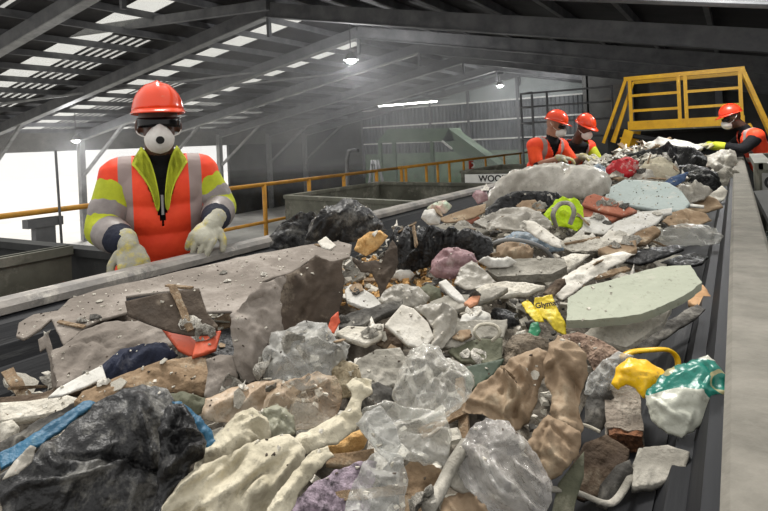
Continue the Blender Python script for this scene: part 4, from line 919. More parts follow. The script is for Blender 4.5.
item('plaster_rubble', 'small pale chip lying on the pale green slab', 'plaster', 'plaster', [(583,292),(590,287),(604,286),(612,290),(604,296),(588,297)], 20, th=.012, cr=.03, style='rubble', lift=.115)
item('white_board', 'off-white board broken under the pale green slab', 'board', 'plaster', [(583,338),(596,326),(630,322),(672,308),(664,324),(645,338),(626,350),(604,343)], 18, th=.014, cr=.02, style='rubble', lift=.045, rough=.01, smooth=False)
item('wood_piece', 'raw orange timber end sticking out of the right side of the green slab', 'wood', wm('raw_timber', (226,184,140), (196,150,106), scale=10, rough=.8, bump=.3), [(688,304),(692,294),(703,287),(714,303),(706,309),(694,308)], 30, th=.02, cr=.03, lift=.06)
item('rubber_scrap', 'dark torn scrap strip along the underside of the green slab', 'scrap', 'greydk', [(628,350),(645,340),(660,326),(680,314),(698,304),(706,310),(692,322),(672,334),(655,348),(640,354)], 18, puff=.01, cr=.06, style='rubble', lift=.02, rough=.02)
pk = item('yellow_packet', 'yellow printed packet standing left of the pale green slab', 'packet', 'packet', [(534,304),(535,298),(552,295),(556,306),(566,324),(567,336),(557,332),(546,320),(538,313)], 48, th=.006, cr=.04, lift=.04, res=1.6)
tm = text_mesh('Glymat', .019, .0006)
A_, ex_, ey_, P_, d_ = place([(540,318),(547,306)], 48, .04, anchor=(557, 336))
pc_ = A_ + ex_ * P_[1][0] + ey_ * P_[1][1]
tm.transform(Matrix.Translation(-pk.location) @ frame_mat(pc_ + ex_.cross(ey_) * .009, ex_ * .97 + ey_ * .22, ey_)); link('lettering', tm, mat('packet_ink', (60, 50, 50), bump=0), pk)
item('plastic_scrap', 'yellow-orange plastic strip left of the printed packet', 'scrap', 'packet', [(522,304),(528,300),(540,312),(544,322),(536,322),(526,312)], 32, cr=.06, lift=.05)
item('green_scrap', 'small green plastic scrap in the fibre tangle left of the packet', 'scrap', wm('green_plastic', (40,130,88), (26,100,66), rough=.4), [(528,334),(531,324),(538,322),(541,331),(537,338)], 40, cr=.1, lift=.07)
item('rubbish_bag', 'small black plastic clump left of the green scrap', 'bag', 'black2', [(489,316),(494,308),(506,309),(518,315),(520,325),(508,328),(496,322)], 40, puff=.02, cr=.12, lift=.03)
item('white_curl', 'white curled plastic box on the grey rubble', 'box', 'white', [(459,326),(462,316),(475,308),(490,314),(492,324),(478,329),(466,329)], 36, puff=.02, cr=.08, lift=.04)
item('grey_board', 'grey board with a rusty stain, left of the black clump', 'board', 'grey', [(430,304),(450,297),(470,297),(495,288),(508,290),(492,300),(470,308),(450,314),(434,314)], 22, th=.014, cr=.03, style='rubble', lift=.05, rough=.01)
item('orange_stain_wood', 'orange-pink wood chip lying on the grey rusty board', 'wood', wm('pink_wood', (206,152,120), (176,120,90)), [(464,304),(472,297),(480,297),(478,303),(470,307)], 24, th=.008, cr=.03, lift=.075)
item('plaster_rubble', 'jagged white plaster strip below the long grey plank', 'plaster', 'plaster', [(476,292),(486,286),(506,283),(528,285),(545,288),(530,294),(506,297),(486,298)], 24, th=.014, cr=.05, style='rubble', lift=.05, rough=.015)
item('white_stick', 'white batten lying diagonally below the mauve bag', 'batten', 'white', [(439,284),(446,281),(462,297),(466,304),(458,302),(450,296)], 28, th=.012, cr=.01, style='flat', lift=.07)
item('grey_stick', 'thick grey stick pointing at the twisted white wrap', 'stick', 'wood_dk', [(543,294),(556,280),(565,279),(566,284),(552,298)], 32, puff=.012, cr=.02, lift=.06)
item('grey_block', 'small grey block left of the white batten', 'block', 'olive', [(416,298),(418,289),(428,284),(440,289),(442,298),(430,303)], 38, puff=.02, cr=.05, style='rubble', lift=.02)
item('plaster_rubble', 'whitish film-covered lump below the yellow crumbs', 'plaster', 'greyfilm', [(376,300),(386,290),(402,284),(420,288),(430,298),(424,308),(404,306),(388,308)], 32, puff=.03, cr=.07, lift=.03)
item('white_pebble', 'single white pebble-like foam bit on the yellow crumbs', 'foam', 'white', [(393,277),(396,271),(410,270),(415,275),(410,280),(400,281)], 50, puff=.02, cr=.08, lift=.01)
item('grey_flat_board', 'flat grey sheet with a pale rope loop, left of the net bag', 'board', 'grey', [(438,346),(440,328),(462,322),(508,321),(504,338),(474,340),(456,348)], 24, th=.008, cr=.03, lift=.05)
tag(tube_obj('rope_loop', curve_pts([hit(480,340,.09), hit(474,332,.11), hit(480,325,.12), hit(494,325,.12), hit(500,333,.11), hit(492,341,.09)], 6), .0035, W['rope'], n=6), 'pale thin rope loop lying on the flat grey sheet', 'rope')
item('tan_scrap', 'small tan scrap on the flat grey sheet', 'scrap', 'card', [(452,338),(460,331),(470,330),(472,336),(462,341)], 30, th=.006, cr=.08, lift=.07)
item('net_bag', 'brown-grey net bag bulging above the crumpled packing paper', 'bag', wm('net_bag', (150,136,118), (108,98,84), scale=30, rough=.8, bump=1, bscale=90), [(500,366),(503,348),(512,336),(528,334),(548,342),(550,352),(530,362),(512,374)], 42, puff=.04, cr=.06, style='cloth', lift=.03)
item('shredded_fibre', 'pinkish shredded fibre clump below the yellow packet', 'fibre', wm('fibre', (186,160,140), (120,98,84), scale=30, rough=.95, bump=1, bscale=120), [(556,350),(562,336),(578,332),(600,340),(620,352),(612,364),(594,372),(586,356),(572,352)], 34, puff=.03, cr=.12, style='rubble', lift=.03, res=2)
item('olive_box', 'dusty olive-green board behind the dark green panel', 'board', 'olive', [(448,352),(462,344),(482,340),(502,340),(502,360),(484,366),(462,362)], 34, th=.01, cr=.03, lift=.04)
item('green_sheet', 'dark green panel partly hidden by the brown packing paper', 'panel', 'greenp', [(466,388),(466,368),(486,364),(504,360),(496,374),(480,386),(470,392)], 36, th=.01, cr=.01, style='flat', lift=.04)
# centre left scraps
item('white_board', 'white sheet scrap lying right of the dark hanging fold', 'board', 'white', [(345,292),(350,286),(358,287),(374,297),(381,305),(374,312),(358,307),(347,302)], 26, th=.01, cr=.02, style='flat', lift=.05)
item('dark_batten', 'long dark batten pointing left below the white sheet scrap', 'batten', 'greydk', [(338,322),(352,314),(380,307),(402,301),(402,309),(380,319),(360,328),(340,330)], 22, th=.014, cr=.03, lift=.03)
item('cream_wood', 'flat cream board piece below the long dark batten', 'board', 'plaster', [(336,334),(348,328),(366,329),(384,326),(382,338),(366,346),(346,340)], 24, th=.012, cr=.03, style='rubble', lift=.04, rough=.01)
item('white_box', 'tilted off-white board box in the centre of the heap', 'box', 'paperwhite', [(385,326),(402,306),(414,310),(428,324),(434,338),(424,350),(408,346)], 42, th=.012, cr=.02, style='flat', lift=.05)
item('box_side', 'brown dark underside piece propped left of the tilted box', 'scrap', 'wood_dk', [(374,334),(388,326),(404,344),(402,354),(386,350),(376,344)], 46, th=.01, puff=.01, cr=.05, lift=.02)
item('grey_cloth', 'folded grey cloth right of the tilted off-white box', 'cloth', 'greyfilm', [(414,308),(430,304),(448,304),(458,314),(454,334),(442,348),(430,350),(434,330),(426,318)], 40, puff=.025, cr=.12, style='cloth', lift=.05, res=2)
item('grey_board', 'broken grey board behind the bright clear bag', 'board', 'grey', [(352,372),(358,362),(376,352),(400,350),(408,364),(404,384),(384,390),(362,384)], 30, th=.014, cr=.05, style='rubble', lift=.03, rough=.01)
item('fibre_tuft', 'cream stringy fibre tuft right of the milky bag', 'fibre', wm('cream_fibre', (206,192,164), (150,134,106), scale=30, rough=.95, bump=1, bscale=100), [(330,388),(332,370),(342,360),(358,366),(362,380),(352,396),(338,400)], 40, puff=.02, cr=.14, style='cloth', lift=.04)
item('rag', 'dark wet rag pieces left of the bright clear bag', 'rag', 'greydk', [(356,402),(362,386),(378,382),(392,388),(396,400),(386,412),(368,412)], 34, puff=.02, cr=.14, lift=.02)
# left: underlay, planks, orange boards
ul = tag(empty('carpet_underlay', onz(180, 290, 1.27)), 'large torn taupe underlay sheet draped over the belt rim before the near worker', 'underlay')
item('top_sheet', '', '', 'taupe', [(17,336),(19,324),(34,316),(58,312),(70,300),(100,289),(150,278),(200,267),(250,256),(300,247),(338,242),(352,246),(350,258),(330,264),(316,256),(300,268),(286,276),(262,283),(256,300),(262,318),(240,322),(232,312),(207,313),(199,289),(170,291),(126,297),(129,313),(100,321),(86,328),(64,346),(58,334),(52,320),(40,330),(24,339)], 9, th=.006, cr=.012, style='cloth', parent=ul, z=1.285, anchor=(180, 300), rough=.003, res=2)
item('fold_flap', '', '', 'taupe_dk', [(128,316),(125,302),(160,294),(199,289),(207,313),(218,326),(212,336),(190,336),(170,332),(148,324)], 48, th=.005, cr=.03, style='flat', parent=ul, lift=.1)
item('lower_sheet', '', '', 'taupe', [(50,352),(62,346),(86,330),(110,322),(150,322),(178,332),(172,348),(140,352),(108,366),(80,380),(58,388),(52,372)], 26, th=.006, cr=.03, style='cloth', parent=ul, lift=.05)
item('lip_shade', '', '', 'taupe_dk', [(84,330),(100,320),(128,312),(130,300),(150,306),(200,330),(180,334),(150,324),(110,324)], 14, th=.005, cr=.03, style='cloth', parent=ul, lift=.06)  # dark strip standing in for shade under the sheet's lip
item('curled_edge', '', '', 'taupe', [(40,352),(38,340),(48,334),(52,346),(56,368),(58,388),(52,388),(50,362),(46,348)], 55, th=.006, cr=.03, style='flat', parent=ul, lift=.03)
item('hanging_fold', '', '', 'taupe', [(230,316),(240,306),(250,294),(262,283),(286,276),(280,300),(284,330),(272,356),(264,376),(248,384),(236,368),(232,340)], 62, th=.006, puff=.015, cr=.06, style='cloth', parent=ul, lift=.05)
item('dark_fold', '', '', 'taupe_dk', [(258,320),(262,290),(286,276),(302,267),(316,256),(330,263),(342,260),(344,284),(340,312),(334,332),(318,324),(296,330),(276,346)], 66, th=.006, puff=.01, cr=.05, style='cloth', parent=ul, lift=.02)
item('hollow_shade', '', '', 'black2', [(196,344),(205,332),(220,332),(262,322),(276,346),(250,372),(215,356)], 14, th=.01, cr=.03, style='rubble', parent=ul, lift=.0)  # black sheet standing in for shade inside the hollow
item('orange_board', 'long orange board end under the underlay fold, left one', 'board', 'orange', [(160,326),(174,325),(186,334),(200,346),(192,357),(178,350)], 28, th=.008, cr=.01, style='flat', lift=.07)
item('orange_board', 'short bright orange board right of the long orange one', 'board', 'orange', [(192,358),(198,336),(206,333),(221,332),(216,350),(206,354)], 34, th=.008, cr=.01, style='flat', lift=.075)
item('red_lining', 'narrow red-brown lining strip at the foot of the dark fold', 'strip', 'orange', [(327,330),(331,318),(338,312),(340,322),(334,334)], 50, th=.004, cr=.05, lift=.05)
item('white_paper', 'long white paper strip running under the navy sleeve', 'paper', 'white', [(48,398),(58,389),(80,377),(102,366),(106,378),(84,388),(62,396)], 24, th=.004, cr=.02, style='flat', lift=.07)
item('navy_sleeve', 'rolled navy blue sleeve lying below the orange boards', 'sleeve', 'navy', [(101,379),(103,365),(118,352),(138,346),(156,343),(168,346),(178,356),(164,364),(146,368),(126,377),(108,384)], 36, puff=.035, cr=.06, style='cloth', lift=.06, res=2)
item('plank', 'thin red-brown plank at the left edge under the white strip', 'plank', 'wood_dk', [(0,407),(0,400),(40,396),(70,386),(104,378),(108,384),(70,396),(40,404)], 22, th=.012, cr=.01, style='flat', lift=.045)
item('plank', 'wide cream plank at the left edge below the red-brown one', 'plank', 'plaster', [(0,424),(0,406),(30,404),(66,398),(80,402),(64,414),(30,420)], 24, th=.015, cr=.02, style='flat', lift=.04)
item('broken_board', 'broken grey-brown board with ragged end in the left foreground', 'board', 'wood', [(74,404),(84,394),(120,378),(160,364),(190,358),(206,360),(212,376),(204,396),(190,394),(160,392),(120,400),(94,410)], 30, th=.014, puff=.01, cr=.05, style='rubble', lift=.045, rough=.012, res=2)
item('board_end', 'square dusty board end right of the broken grey-brown board', 'board', 'taupe', [(204,396),(208,372),(206,360),(220,355),(233,356),(238,376),(234,392),(224,402),(212,402)], 44, puff=.02, cr=.05, style='rubble', lift=.04)
item('green_cloth', 'grey-green rag below the broken board', 'cloth', 'olive', [(158,404),(164,396),(182,392),(206,398),(210,408),(196,416),(176,412)], 34, puff=.015, cr=.1, style='cloth', lift=.03)
item('plaster_rubble', 'pale chunk of plaster at the left edge below the cream plank', 'plaster', 'plaster', [(0,446),(0,424),(12,420),(20,428),(16,440)], 44, puff=.02, cr=.06, style='rubble', lift=.02)
item('dark_film', 'dark wrinkled film strip left of the blue strap', 'film', 'greydk', [(0,462),(0,444),(18,434),(44,418),(70,406),(86,400),(78,414),(48,434),(20,452)], 26, puff=.01, cr=.08, lift=.02)
item('blue_strap', 'flat blue strap running up under the big black bag', 'strap', 'blue', [(0,470),(0,454),(26,440),(60,418),(86,402),(96,404),(70,424),(36,448)], 26, th=.006, cr=.03, style='cloth', lift=.045)
# foreground
item('rubbish_bag', 'big dusty black bag filling the lower left corner', 'bag', 'black', [(0,530),(0,476),(14,466),(34,456),(60,434),(92,405),(128,388),(155,386),(168,392),(176,402),(178,430),(172,470),(170,530)], 50, puff=.05, cr=.07, style='paper', lift=.02, res=2, anchor=(90, 525))
item('rubbish_bag', 'glossy black bag folds right of the big dusty bag in the lower left', 'bag', 'black2', [(150,530),(160,470),(158,430),(168,404),(184,404),(198,424),(206,444),(204,458),(192,466),(186,486),(176,500),(168,530)], 48, puff=.035, cr=.12, style='paper', lift=.05, res=2, anchor=(165, 520))
item('plastic_film', 'greenish clear film flap on the left of the big black bag', 'film', 'greyfilm', [(2,480),(14,462),(30,446),(36,448),(32,462),(18,474)], 48, cr=.06, lift=.07, anchor=(8, 520))
item('blue_rag', 'blue rag edge showing right of the black bags', 'rag', 'blue', [(172,402),(182,402),(198,416),(212,432),(216,442),(208,450),(202,440),(190,424),(178,412)], 44, puff=.008, cr=.08, style='cloth', lift=.08)
item('brown_wrap', 'long tan plastic wrap roll across the heap behind the cream cloth', 'wrap', wm('tan_wrap', (198,176,150), (160,138,114), scale=8, rough=.45, bump=.6, dust=DUST, dscale=9), [(202,414),(206,400),(230,389),(262,380),(284,380),(300,392),(290,408),(260,412),(236,420),(214,424)], 38, puff=.03, cr=.06, style='cloth', lift=.04, res=2)
item('milky_bag', 'large milky white plastic bag standing left of centre', 'bag', 'milky', [(262,384),(264,352),(271,333),(288,330),(306,320),(326,324),(333,336),(350,346),(346,362),(330,376),(312,388),(284,392)], 50, puff=.05, cr=.1, lift=.05, res=2)
item('orange_tinged_bag', 'cream translucent bag with an orange tinge below the milky bag', 'bag', wm('tinged_film', (214,202,180), (184,150,118), scale=7, rough=.35, bump=.8, bscale=26, film=.85), [(262,416),(266,394),(290,380),(316,374),(336,376),(344,392),(338,414),(318,428),(292,430),(272,428)], 44, puff=.04, cr=.1, lift=.05, res=2)
item('leaf_cloth', 'grey-green cupped cloth left of the orange-tinged bag', 'cloth', wm('grey_green_film', (172,170,150), (126,126,108), scale=8, rough=.5, bump=.6), [(248,444),(252,424),(262,410),(278,404),(294,416),(296,432),(280,446),(262,450)], 46, puff=.025, cr=.12, lift=.05, res=2)
item('cream_cloth', 'upper crumpled cream cloth beside the black bags', 'cloth', 'cream', [(188,478),(196,462),(206,446),(222,430),(236,414),(252,408),(266,418),(272,438),(266,456),(244,466),(220,474),(202,484)], 44, puff=.04, cr=.11, style='paper', lift=.05, res=2)
item('cream_cloth', 'big folded cream cloth at the bottom, right of the black bags', 'cloth', 'cream', [(150,530),(162,500),(180,480),(204,466),(240,448),(266,438),(290,434),(304,444),(304,462),(292,484),(280,504),(272,530)], 46, puff=.045, cr=.1, style='cloth', lift=.05, res=2, anchor=(220, 525))
item('twisted_cloth', 'twisted white fabric strand curling beside the clear bags', 'cloth', 'cream', [(286,450),(300,434),(322,424),(344,412),(352,396),(346,384),(356,376),(372,380),(372,392),(362,400),(362,414),(356,430),(336,444),(312,452),(298,460)], 40, puff=.025, cr=.1, style='cloth', lift=.08, res=2)
item('twisted_cloth', 'long narrow cream strip crossing the purple print at the bottom', 'cloth', 'cream', [(254,530),(276,496),(296,470),(312,452),(328,446),(334,456),(318,470),(300,492),(284,530)], 40, puff=.018, cr=.08, style='cloth', lift=.1, res=2, anchor=(270, 525))
item('bread_piece', 'crumbly yellow-brown foam piece in the hollow above the stick', 'foam', 'foam', [(326,450),(332,442),(346,436),(360,430),(368,438),(364,448),(346,456),(334,456)], 40, puff=.015, cr=.12, style='rubble', lift=.05)
item('stick', 'short pale flat stick under the yellow-brown foam piece', 'stick', 'wood', [(326,466),(328,456),(350,454),(374,450),(374,460),(356,468)], 36, th=.01, cr=.01, style='flat', lift=.05)
item('printed_fabric', 'dark purple and white printed fabric at the bottom centre', 'fabric', 'purple', [(278,530),(296,500),(314,484),(334,472),(356,464),(376,462),(372,500),(366,530)], 40, th=.004, cr=.06, style='cloth', lift=.055, anchor=(320, 525))
item('clear_bag', 'bright clear plastic bag at the centre of the heap', 'bag', 'clear', [(392,398),(398,374),(410,352),(424,342),(438,348),(446,358),(462,364),(474,376),(472,392),(460,408),(446,418),(420,424),(400,418)], 48, puff=.05, cr=.12, lift=.09, res=1.8)
item('clear_bag', 'clear plastic bag with a square corner below the bright one', 'bag', 'clear', [(358,428),(362,410),(384,400),(410,408),(444,412),(452,436),(448,466),(424,464),(396,456),(372,446)], 44, puff=.015, cr=.1, lift=.09, res=1.8)
item('milky_bag', 'milky translucent film hanging at the bottom centre', 'film', 'milky', [(340,530),(350,490),(364,462),(382,448),(402,456),(408,480),(402,530)], 50, puff=.015, cr=.08, style='cloth', lift=.09, res=2, anchor=(370, 525))
item('milky_strap', 'lilac-white film tongue between the two clear bags', 'film', 'milky', [(356,424),(366,412),(380,406),(394,422),(402,446),(390,462),(374,448)], 46, puff=.008, cr=.06, lift=.11)
item('cardboard_tube', 'brown cardboard tube end at the bottom centre', 'tube', 'wood', [(398,530),(400,470),(412,462),(432,464),(446,474),(434,500),(424,530)], 48, puff=.02, cr=.03, lift=.03, anchor=(412, 525))
bar('wet_stick', 'dark grey stick slanting up beside the crinkled clear sheet', 'stick', 'grey', [(428, 509), (440, 490), (452, 466), (466, 444)], .009, .1)
item('crinkled_sheet', 'shiny crinkled clear plastic sheet at the bottom right of centre', 'plastic sheet', wm('crinkled_clear', (206,203,198), (160,154,148), scale=10, rough=.12, bump=1, bscale=24, spec=.8, film=.62), [(456,470),(458,448),(470,428),(486,418),(508,424),(524,440),(540,462),(552,484),(552,500),(540,530),(500,530),(480,500),(466,486)], 48, puff=.025, cr=.12, style='cloth', lift=.07, res=1.8, anchor=(510, 525))
item('grey_board', 'grey cracked board shard under the crinkled clear sheet', 'board', 'grey', [(446,484),(458,462),(474,454),(494,468),(500,488),(478,492),(462,494)], 44, th=.01, cr=.03, lift=.06)
item('packing_paper', 'brown paper lump at the bottom centre under the crinkled sheet', 'paper', 'tan', [(434,530),(444,498),(464,490),(490,496),(512,510),(520,530)], 50, puff=.025, cr=.08, lift=.04, anchor=(476, 525))
pp = 'tan'
item('packing_paper', 'brown packing paper, left crumpled part beside the clear bag', 'paper', pp, [(462,412),(468,396),(478,384),(492,376),(506,364),(520,354),(538,348),(548,354),(546,374),(538,388),(536,404),(528,424),(514,434),(500,424),(482,414)], 46, puff=.035, cr=.13, style='paper', lift=.06, res=2)
item('packing_paper', 'tall brown packing paper sheet with a rounded top, right of the crumpled part', 'paper', pp, [(544,362),(550,344),(558,335),(572,341),(586,354),(588,374),(582,392),(578,406),(583,430),(577,452),(562,452),(552,436),(548,412),(552,396),(545,382)], 54, puff=.035, cr=.09, style='paper', lift=.07, res=2)
item('packing_paper', 'brown packing paper tail spreading towards the bottom of the tall sheet', 'paper', pp, [(524,452),(534,430),(548,416),(566,424),(582,434),(579,454),(562,474),(548,482),(536,466)], 48, puff=.025, cr=.1, style='paper', lift=.07, res=2)
item('grey_board', 'grey-green sheet standing below the brown paper tail', 'board', 'olive', [(548,530),(558,484),(572,466),(584,452),(584,476),(576,500),(570,530)], 50, th=.008, cr=.02, style='flat', lift=.03, anchor=(560, 525))
item('plastic_film', 'dusty crumpled film left of the yellow bag', 'film', 'milky', [(584,394),(588,376),(602,362),(618,352),(634,356),(626,370),(616,384),(604,396)], 44, puff=.02, cr=.12, lift=.06, res=2)
item('dark_fabric', 'dark grey fabric flap in the hollow left of the timber block', 'fabric', 'greydk', [(584,424),(586,398),(596,388),(610,384),(614,400),(608,420),(600,432)], 46, puff=.01, cr=.05, style='cloth', lift=.02)
yb = item('yellow_bag', 'bright yellow plastic carrier with a looped handle at right', 'bag', 'yellow', [(612,384),(616,368),(628,358),(646,360),(660,368),(668,374),(660,388),(650,398),(643,398),(636,388),(626,384),(618,390)], 46, puff=.03, cr=.05, style='cloth', lift=.11, res=2)
bar('handle', '', '', 'yellow', [(620,358),(632,352),(650,350),(668,350),(677,358),(677,370),(668,378)], .009, parent=yb, lifts=[.09,.11,.12,.12,.11,.09,.07], flat=.5)
ts = item('teal_sack', 'white plastic sack with teal print beside the belt skirt at right', 'sack', 'teal', [(645,404),(648,390),(660,376),(676,366),(692,360),(708,355),(718,366),(728,382),(735,398),(730,408),(716,416),(700,426),(682,440),(664,432),(650,418)], 46, puff=.04, cr=.06, style='paper', lift=.1, res=2)
bl = tag(empty('timber_block', hit(622, 430, .05)), 'dusty square timber block with a charred rusty end below the yellow bag', 'wood block')
bA = hit(625, 440, .03); bd = Vector((bA.x, bA.y, 0)).normalized(); bd = (bd + Vector((-.05, .1, .35))).normalized()
def rough_block(name, a, d, ln, wd, ht, m, amp, parent):
    s_ = d.cross(Vector((0, 0, 1))).normalized(); u_ = s_.cross(d).normalized(); bm = bmesh.new(); bmesh.ops.create_cube(bm, size=1)
    bmesh.ops.subdivide_edges(bm, edges=bm.edges[:], cuts=9, use_grid_fill=True)
    for v in bm.verts:
        q = a + d * (v.co.x + .5) * ln + s_ * v.co.y * wd + u_ * v.co.z * ht; k_ = noise.noise(q * 45) * amp + noise.noise(q * 120) * amp * .5; v.co = q + (s_ * v.co.y + u_ * v.co.z).normalized() * k_ - d * abs(k_) * (1 if v.co.x < -.4 else 0) - parent.location
    return link(name, bmmesh(bm), m, parent, smooth=False)
rough_block('timber', bA, bd, .11, .06, .05, wm('timber_dust', (158, 148, 136), (120, 110, 98), scale=20, rough=.95, bump=.6, dust=(186, 178, 164), dscale=18, damount=.3), .004, bl)
ti_ = [o for o in bl.children][0]
ce_ = rough_block('charred_end', bA - bd * .012, bd, .014, .057, .047, W['rust'], .008, bl); ce_.parent = ti_; ce_['label'] = 'burnt rusty brown end face'
item('plasterboard', 'ragged grey-beige plasterboard piece lying on the belt at lower right', 'board', 'grey', [(632,490),(634,464),(644,450),(668,448),(690,455),(686,470),(670,482),(652,488)], 20, th=.012, cr=.03, style='rubble', lift=.065, rough=.015)
item('brown_board', 'dark ragged brown board in the hollow at lower right', 'board', 'wood_dk', [(568,492),(570,470),(586,444),(606,436),(630,452),(624,474),(604,494),(584,502)], 34, th=.012, cr=.04, style='rubble', lift=.01, rough=.02)
item('brick_piece', 'rough grey brick-like strip leaning in the lower right hollow', 'brick', 'greydk', [(596,506),(600,486),(616,466),(630,460),(634,472),(622,492),(606,510)], 38, puff=.02, cr=.05, style='rubble', lift=.02)
bar('bent_wire', 'bent rusty grey metal strip curving along the bottom right', 'metal strip', 'grey', [(548, 489), (575, 492), (604, 503), (616, 500), (628, 482), (638, 462), (642, 450)], .006, .06, flat=.6)
bar('thin_wire', 'thin wire reaching towards the charred timber block', 'wire', 'rope', [(580, 424), (590, 427), (600, 432)], .003, .08)

# ------------------------------------------------------------------ loose fragments
CAND = []
for o in COL.objects:
    if o.parent is None and o.get('label') and o.get('category') and o.location.y < 8.5 and -1.7 < o.location.x < 0 and o.location.z > 1.0 and not o.get('kind') and o.name.split('.')[0] != 'belt_conveyor':
        s = o['label']
        for w_ in (' beside', ' at the', ' below', ' under', ' in the', ' left', ' right', ' lying', ' from', ' behind', ' above', ' on the', ' before', ' against', ' running', ' with', ' standing', ' draped', ' along', ' slumped', ' over ', ' across', ' between', ' hanging', ' arching', ' pointing', ' propped', ' broken under', ' tucked', ' torn open', ' caught', ' leaning', ' slanting', ' crossing', ' filling', ' that', ' sticking', ' partly', ' bulging', ' curling', ' spreading', ' spread', ' showing', ' reaching', ' curving', ' near'):
            k_ = s.find(w_)
            if k_ > 9: s = s[:k_]
        s = ' '.join(s.split()[:7])
        CAND.append((o.location.copy(), s))
USED = {}
def where(loc):
    best = min(CAND, key=lambda c: (c[0] - loc).length); d = loc - best[0]; u = d.dot(cr); v = d.dot(cf)
    return ('right of' if u > 0 else 'left of') if abs(u) > abs(v) else ('behind' if v > 0 else 'in front of'), best[1]
KEEP = [(o.location, r_[0], r_[1]) for o in COL.objects for n_, r_ in (('plastic_heap', (.6, .8)), ('green_slab', (.28, .3)), ('clear_bag', (.06, .06)), ('blue_board', (.25, .35)), ('plastic_heap', (.6, .8))) if o.name.split('.')[0] == n_]
def frag(name, label, cat, grp, m, n, s0, s1, kind, seed, ylim=(.55, 8.0)):
    rng = random.Random(seed); protos = []
    for k in range(5):
        if kind == 'stick': poly = [(-.5, -.06), (.5, -.08), (.52, .05), (-.48, .07)]
        else:
            nn = rng.randint(5, 8); poly = [(math.cos(2 * math.pi * i / nn) * rng.uniform(.3, .55), math.sin(2 * math.pi * i / nn) * rng.uniform(.22, .5)) for i in range(nn)]
        protos.append(patch(poly, Vector((0, 0, 0)), Vector((1, 0, 0)), Vector((0, 1, 0)), {'stick': .05, 'board': .06, 'lump': .03, 'film': .012}[kind], .12 if kind == 'lump' else 0, {'film': .22, 'lump': .18, 'board': .03, 'stick': .02}[kind], 'rubble' if kind in ('board', 'lump') else 'paper', .11, .03 if kind != 'stick' else 0))
        protos[-1].materials.append(W[m])
        for p in protos[-1].polygons: p.use_smooth = kind in ('film', 'lump')
    for i in range(n):
        t = rng.random() ** 1.25; y = ylim[0] + (ylim[1] - ylim[0]) * t; x = rng.uniform(-1.5, -.3 + .1 * min(1, y / 4))
        if any(abs(x - c_.x) < rx and abs(y - c_.y) < ry for c_, rx, ry in KEEP): continue
        s = rng.uniform(s0, s1) * (.8 + .14 * y)
        o = bpy.data.objects.new(name, protos[i % 5]); COL.objects.link(o)
        o.location = (x, y, H(x, y) + .012 + s * .05); o.scale = (s, s, s); o.rotation_euler = (rng.uniform(-.45, .45), rng.uniform(-.45, .45), rng.uniform(0, 6.28))
        r_, wh = where(o.location); szw = ['tiny', 'small', 'mid-sized', 'larger'][min(3, int((s / (.8 + .14 * y) - s0) / (s1 - s0) * 4))]
        tag(o, '%s %s %s the %s' % (szw, label, r_, wh), cat, grp)
frag('plaster_chip', 'off-white plaster chip', 'plaster chip', 'plaster chips in the waste', 'plaster', 90, .05, .12, 'board', 11)
frag('paper_scrap', 'whitish paper scrap', 'paper scrap', 'paper scraps in the waste', 'paperwhite', 90, .06, .14, 'film', 12)
frag('film_scrap', 'grey film scrap', 'film scrap', 'film scraps in the waste', 'greyfilm', 110, .07, .17, 'film', 13)
frag('wood_splinter', 'wood splinter', 'splinter', 'wood splinters in the waste', 'wood', 60, .1, .22, 'stick', 14)
frag('board_shard', 'grey board shard', 'board shard', 'board shards in the waste', 'grey', 60, .06, .14, 'board', 15)
frag('dark_scrap', 'dark torn scrap', 'dark scrap', 'dark scraps in the waste', 'greydk', 50, .05, .13, 'lump', 16)
frag('cardboard_scrap', 'brown cardboard scrap', 'cardboard scrap', 'cardboard scraps in the waste', 'card', 40, .06, .14, 'board', 17)
def crumbs(name, label, cat, m, n, box, s0, s1, seed):
    rng = random.Random(seed); bm = bmesh.new()
    for i in range(n):
        y = box[2] + (box[3] - box[2]) * rng.random() ** 1.2; x = rng.uniform(box[0], box[1]); s = rng.uniform(s0, s1) * (.9 + .05 * y)
        if y < 1.25 and x < -1.36: continue
        c = Vector((x, y, H(x, y) + rng.uniform(-.02, .02))); R = Matrix.Rotation(rng.uniform(0, 6), 3, 'Z') @ Matrix.Rotation(rng.uniform(0, 3), 3, 'X')
        q = [bm.verts.new(c + R @ Vector((a * s * rng.uniform(.5, 1), b * s * rng.uniform(.4, 1), d * s * rng.uniform(.2, .5)))) for a, b, d in ((-1, -1, -1), (1, -1, -1), (1, 1, -1), (-1, 1, -1), (-1, -1, 1), (1, -1, 1), (1, 1, 1), (-1, 1, 1))]
        for f in ((3, 2, 1, 0), (4, 5, 6, 7), (0, 1, 5, 4), (1, 2, 6, 5), (2, 3, 7, 6), (3, 0, 4, 7)): bm.faces.new([q[k] for k in f])
    tag(link(name, bmmesh(bm), W[m]), label, cat, kind='stuff')
crumbs('pale_crumbs', 'pale plaster crumbs strewn all over the waste', 'crumbs', 'plaster', 2600, (-1.5, -.3, .5, 8), .004, .016, 21)
crumbs('dark_crumbs', 'dark grit strewn between the waste pieces', 'grit', 'greydk', 1500, (-1.5, -.3, .5, 8), .004, .014, 22)
pA = hit(400, 282); crumbs('yellow_crumbs', 'yellow foam crumbs spread behind the tilted box near the mauve bag', 'crumbs', 'foam', 700, (pA.x - .35, pA.x + .25, pA.y - .22, pA.y + .3), .006, .014, 23)

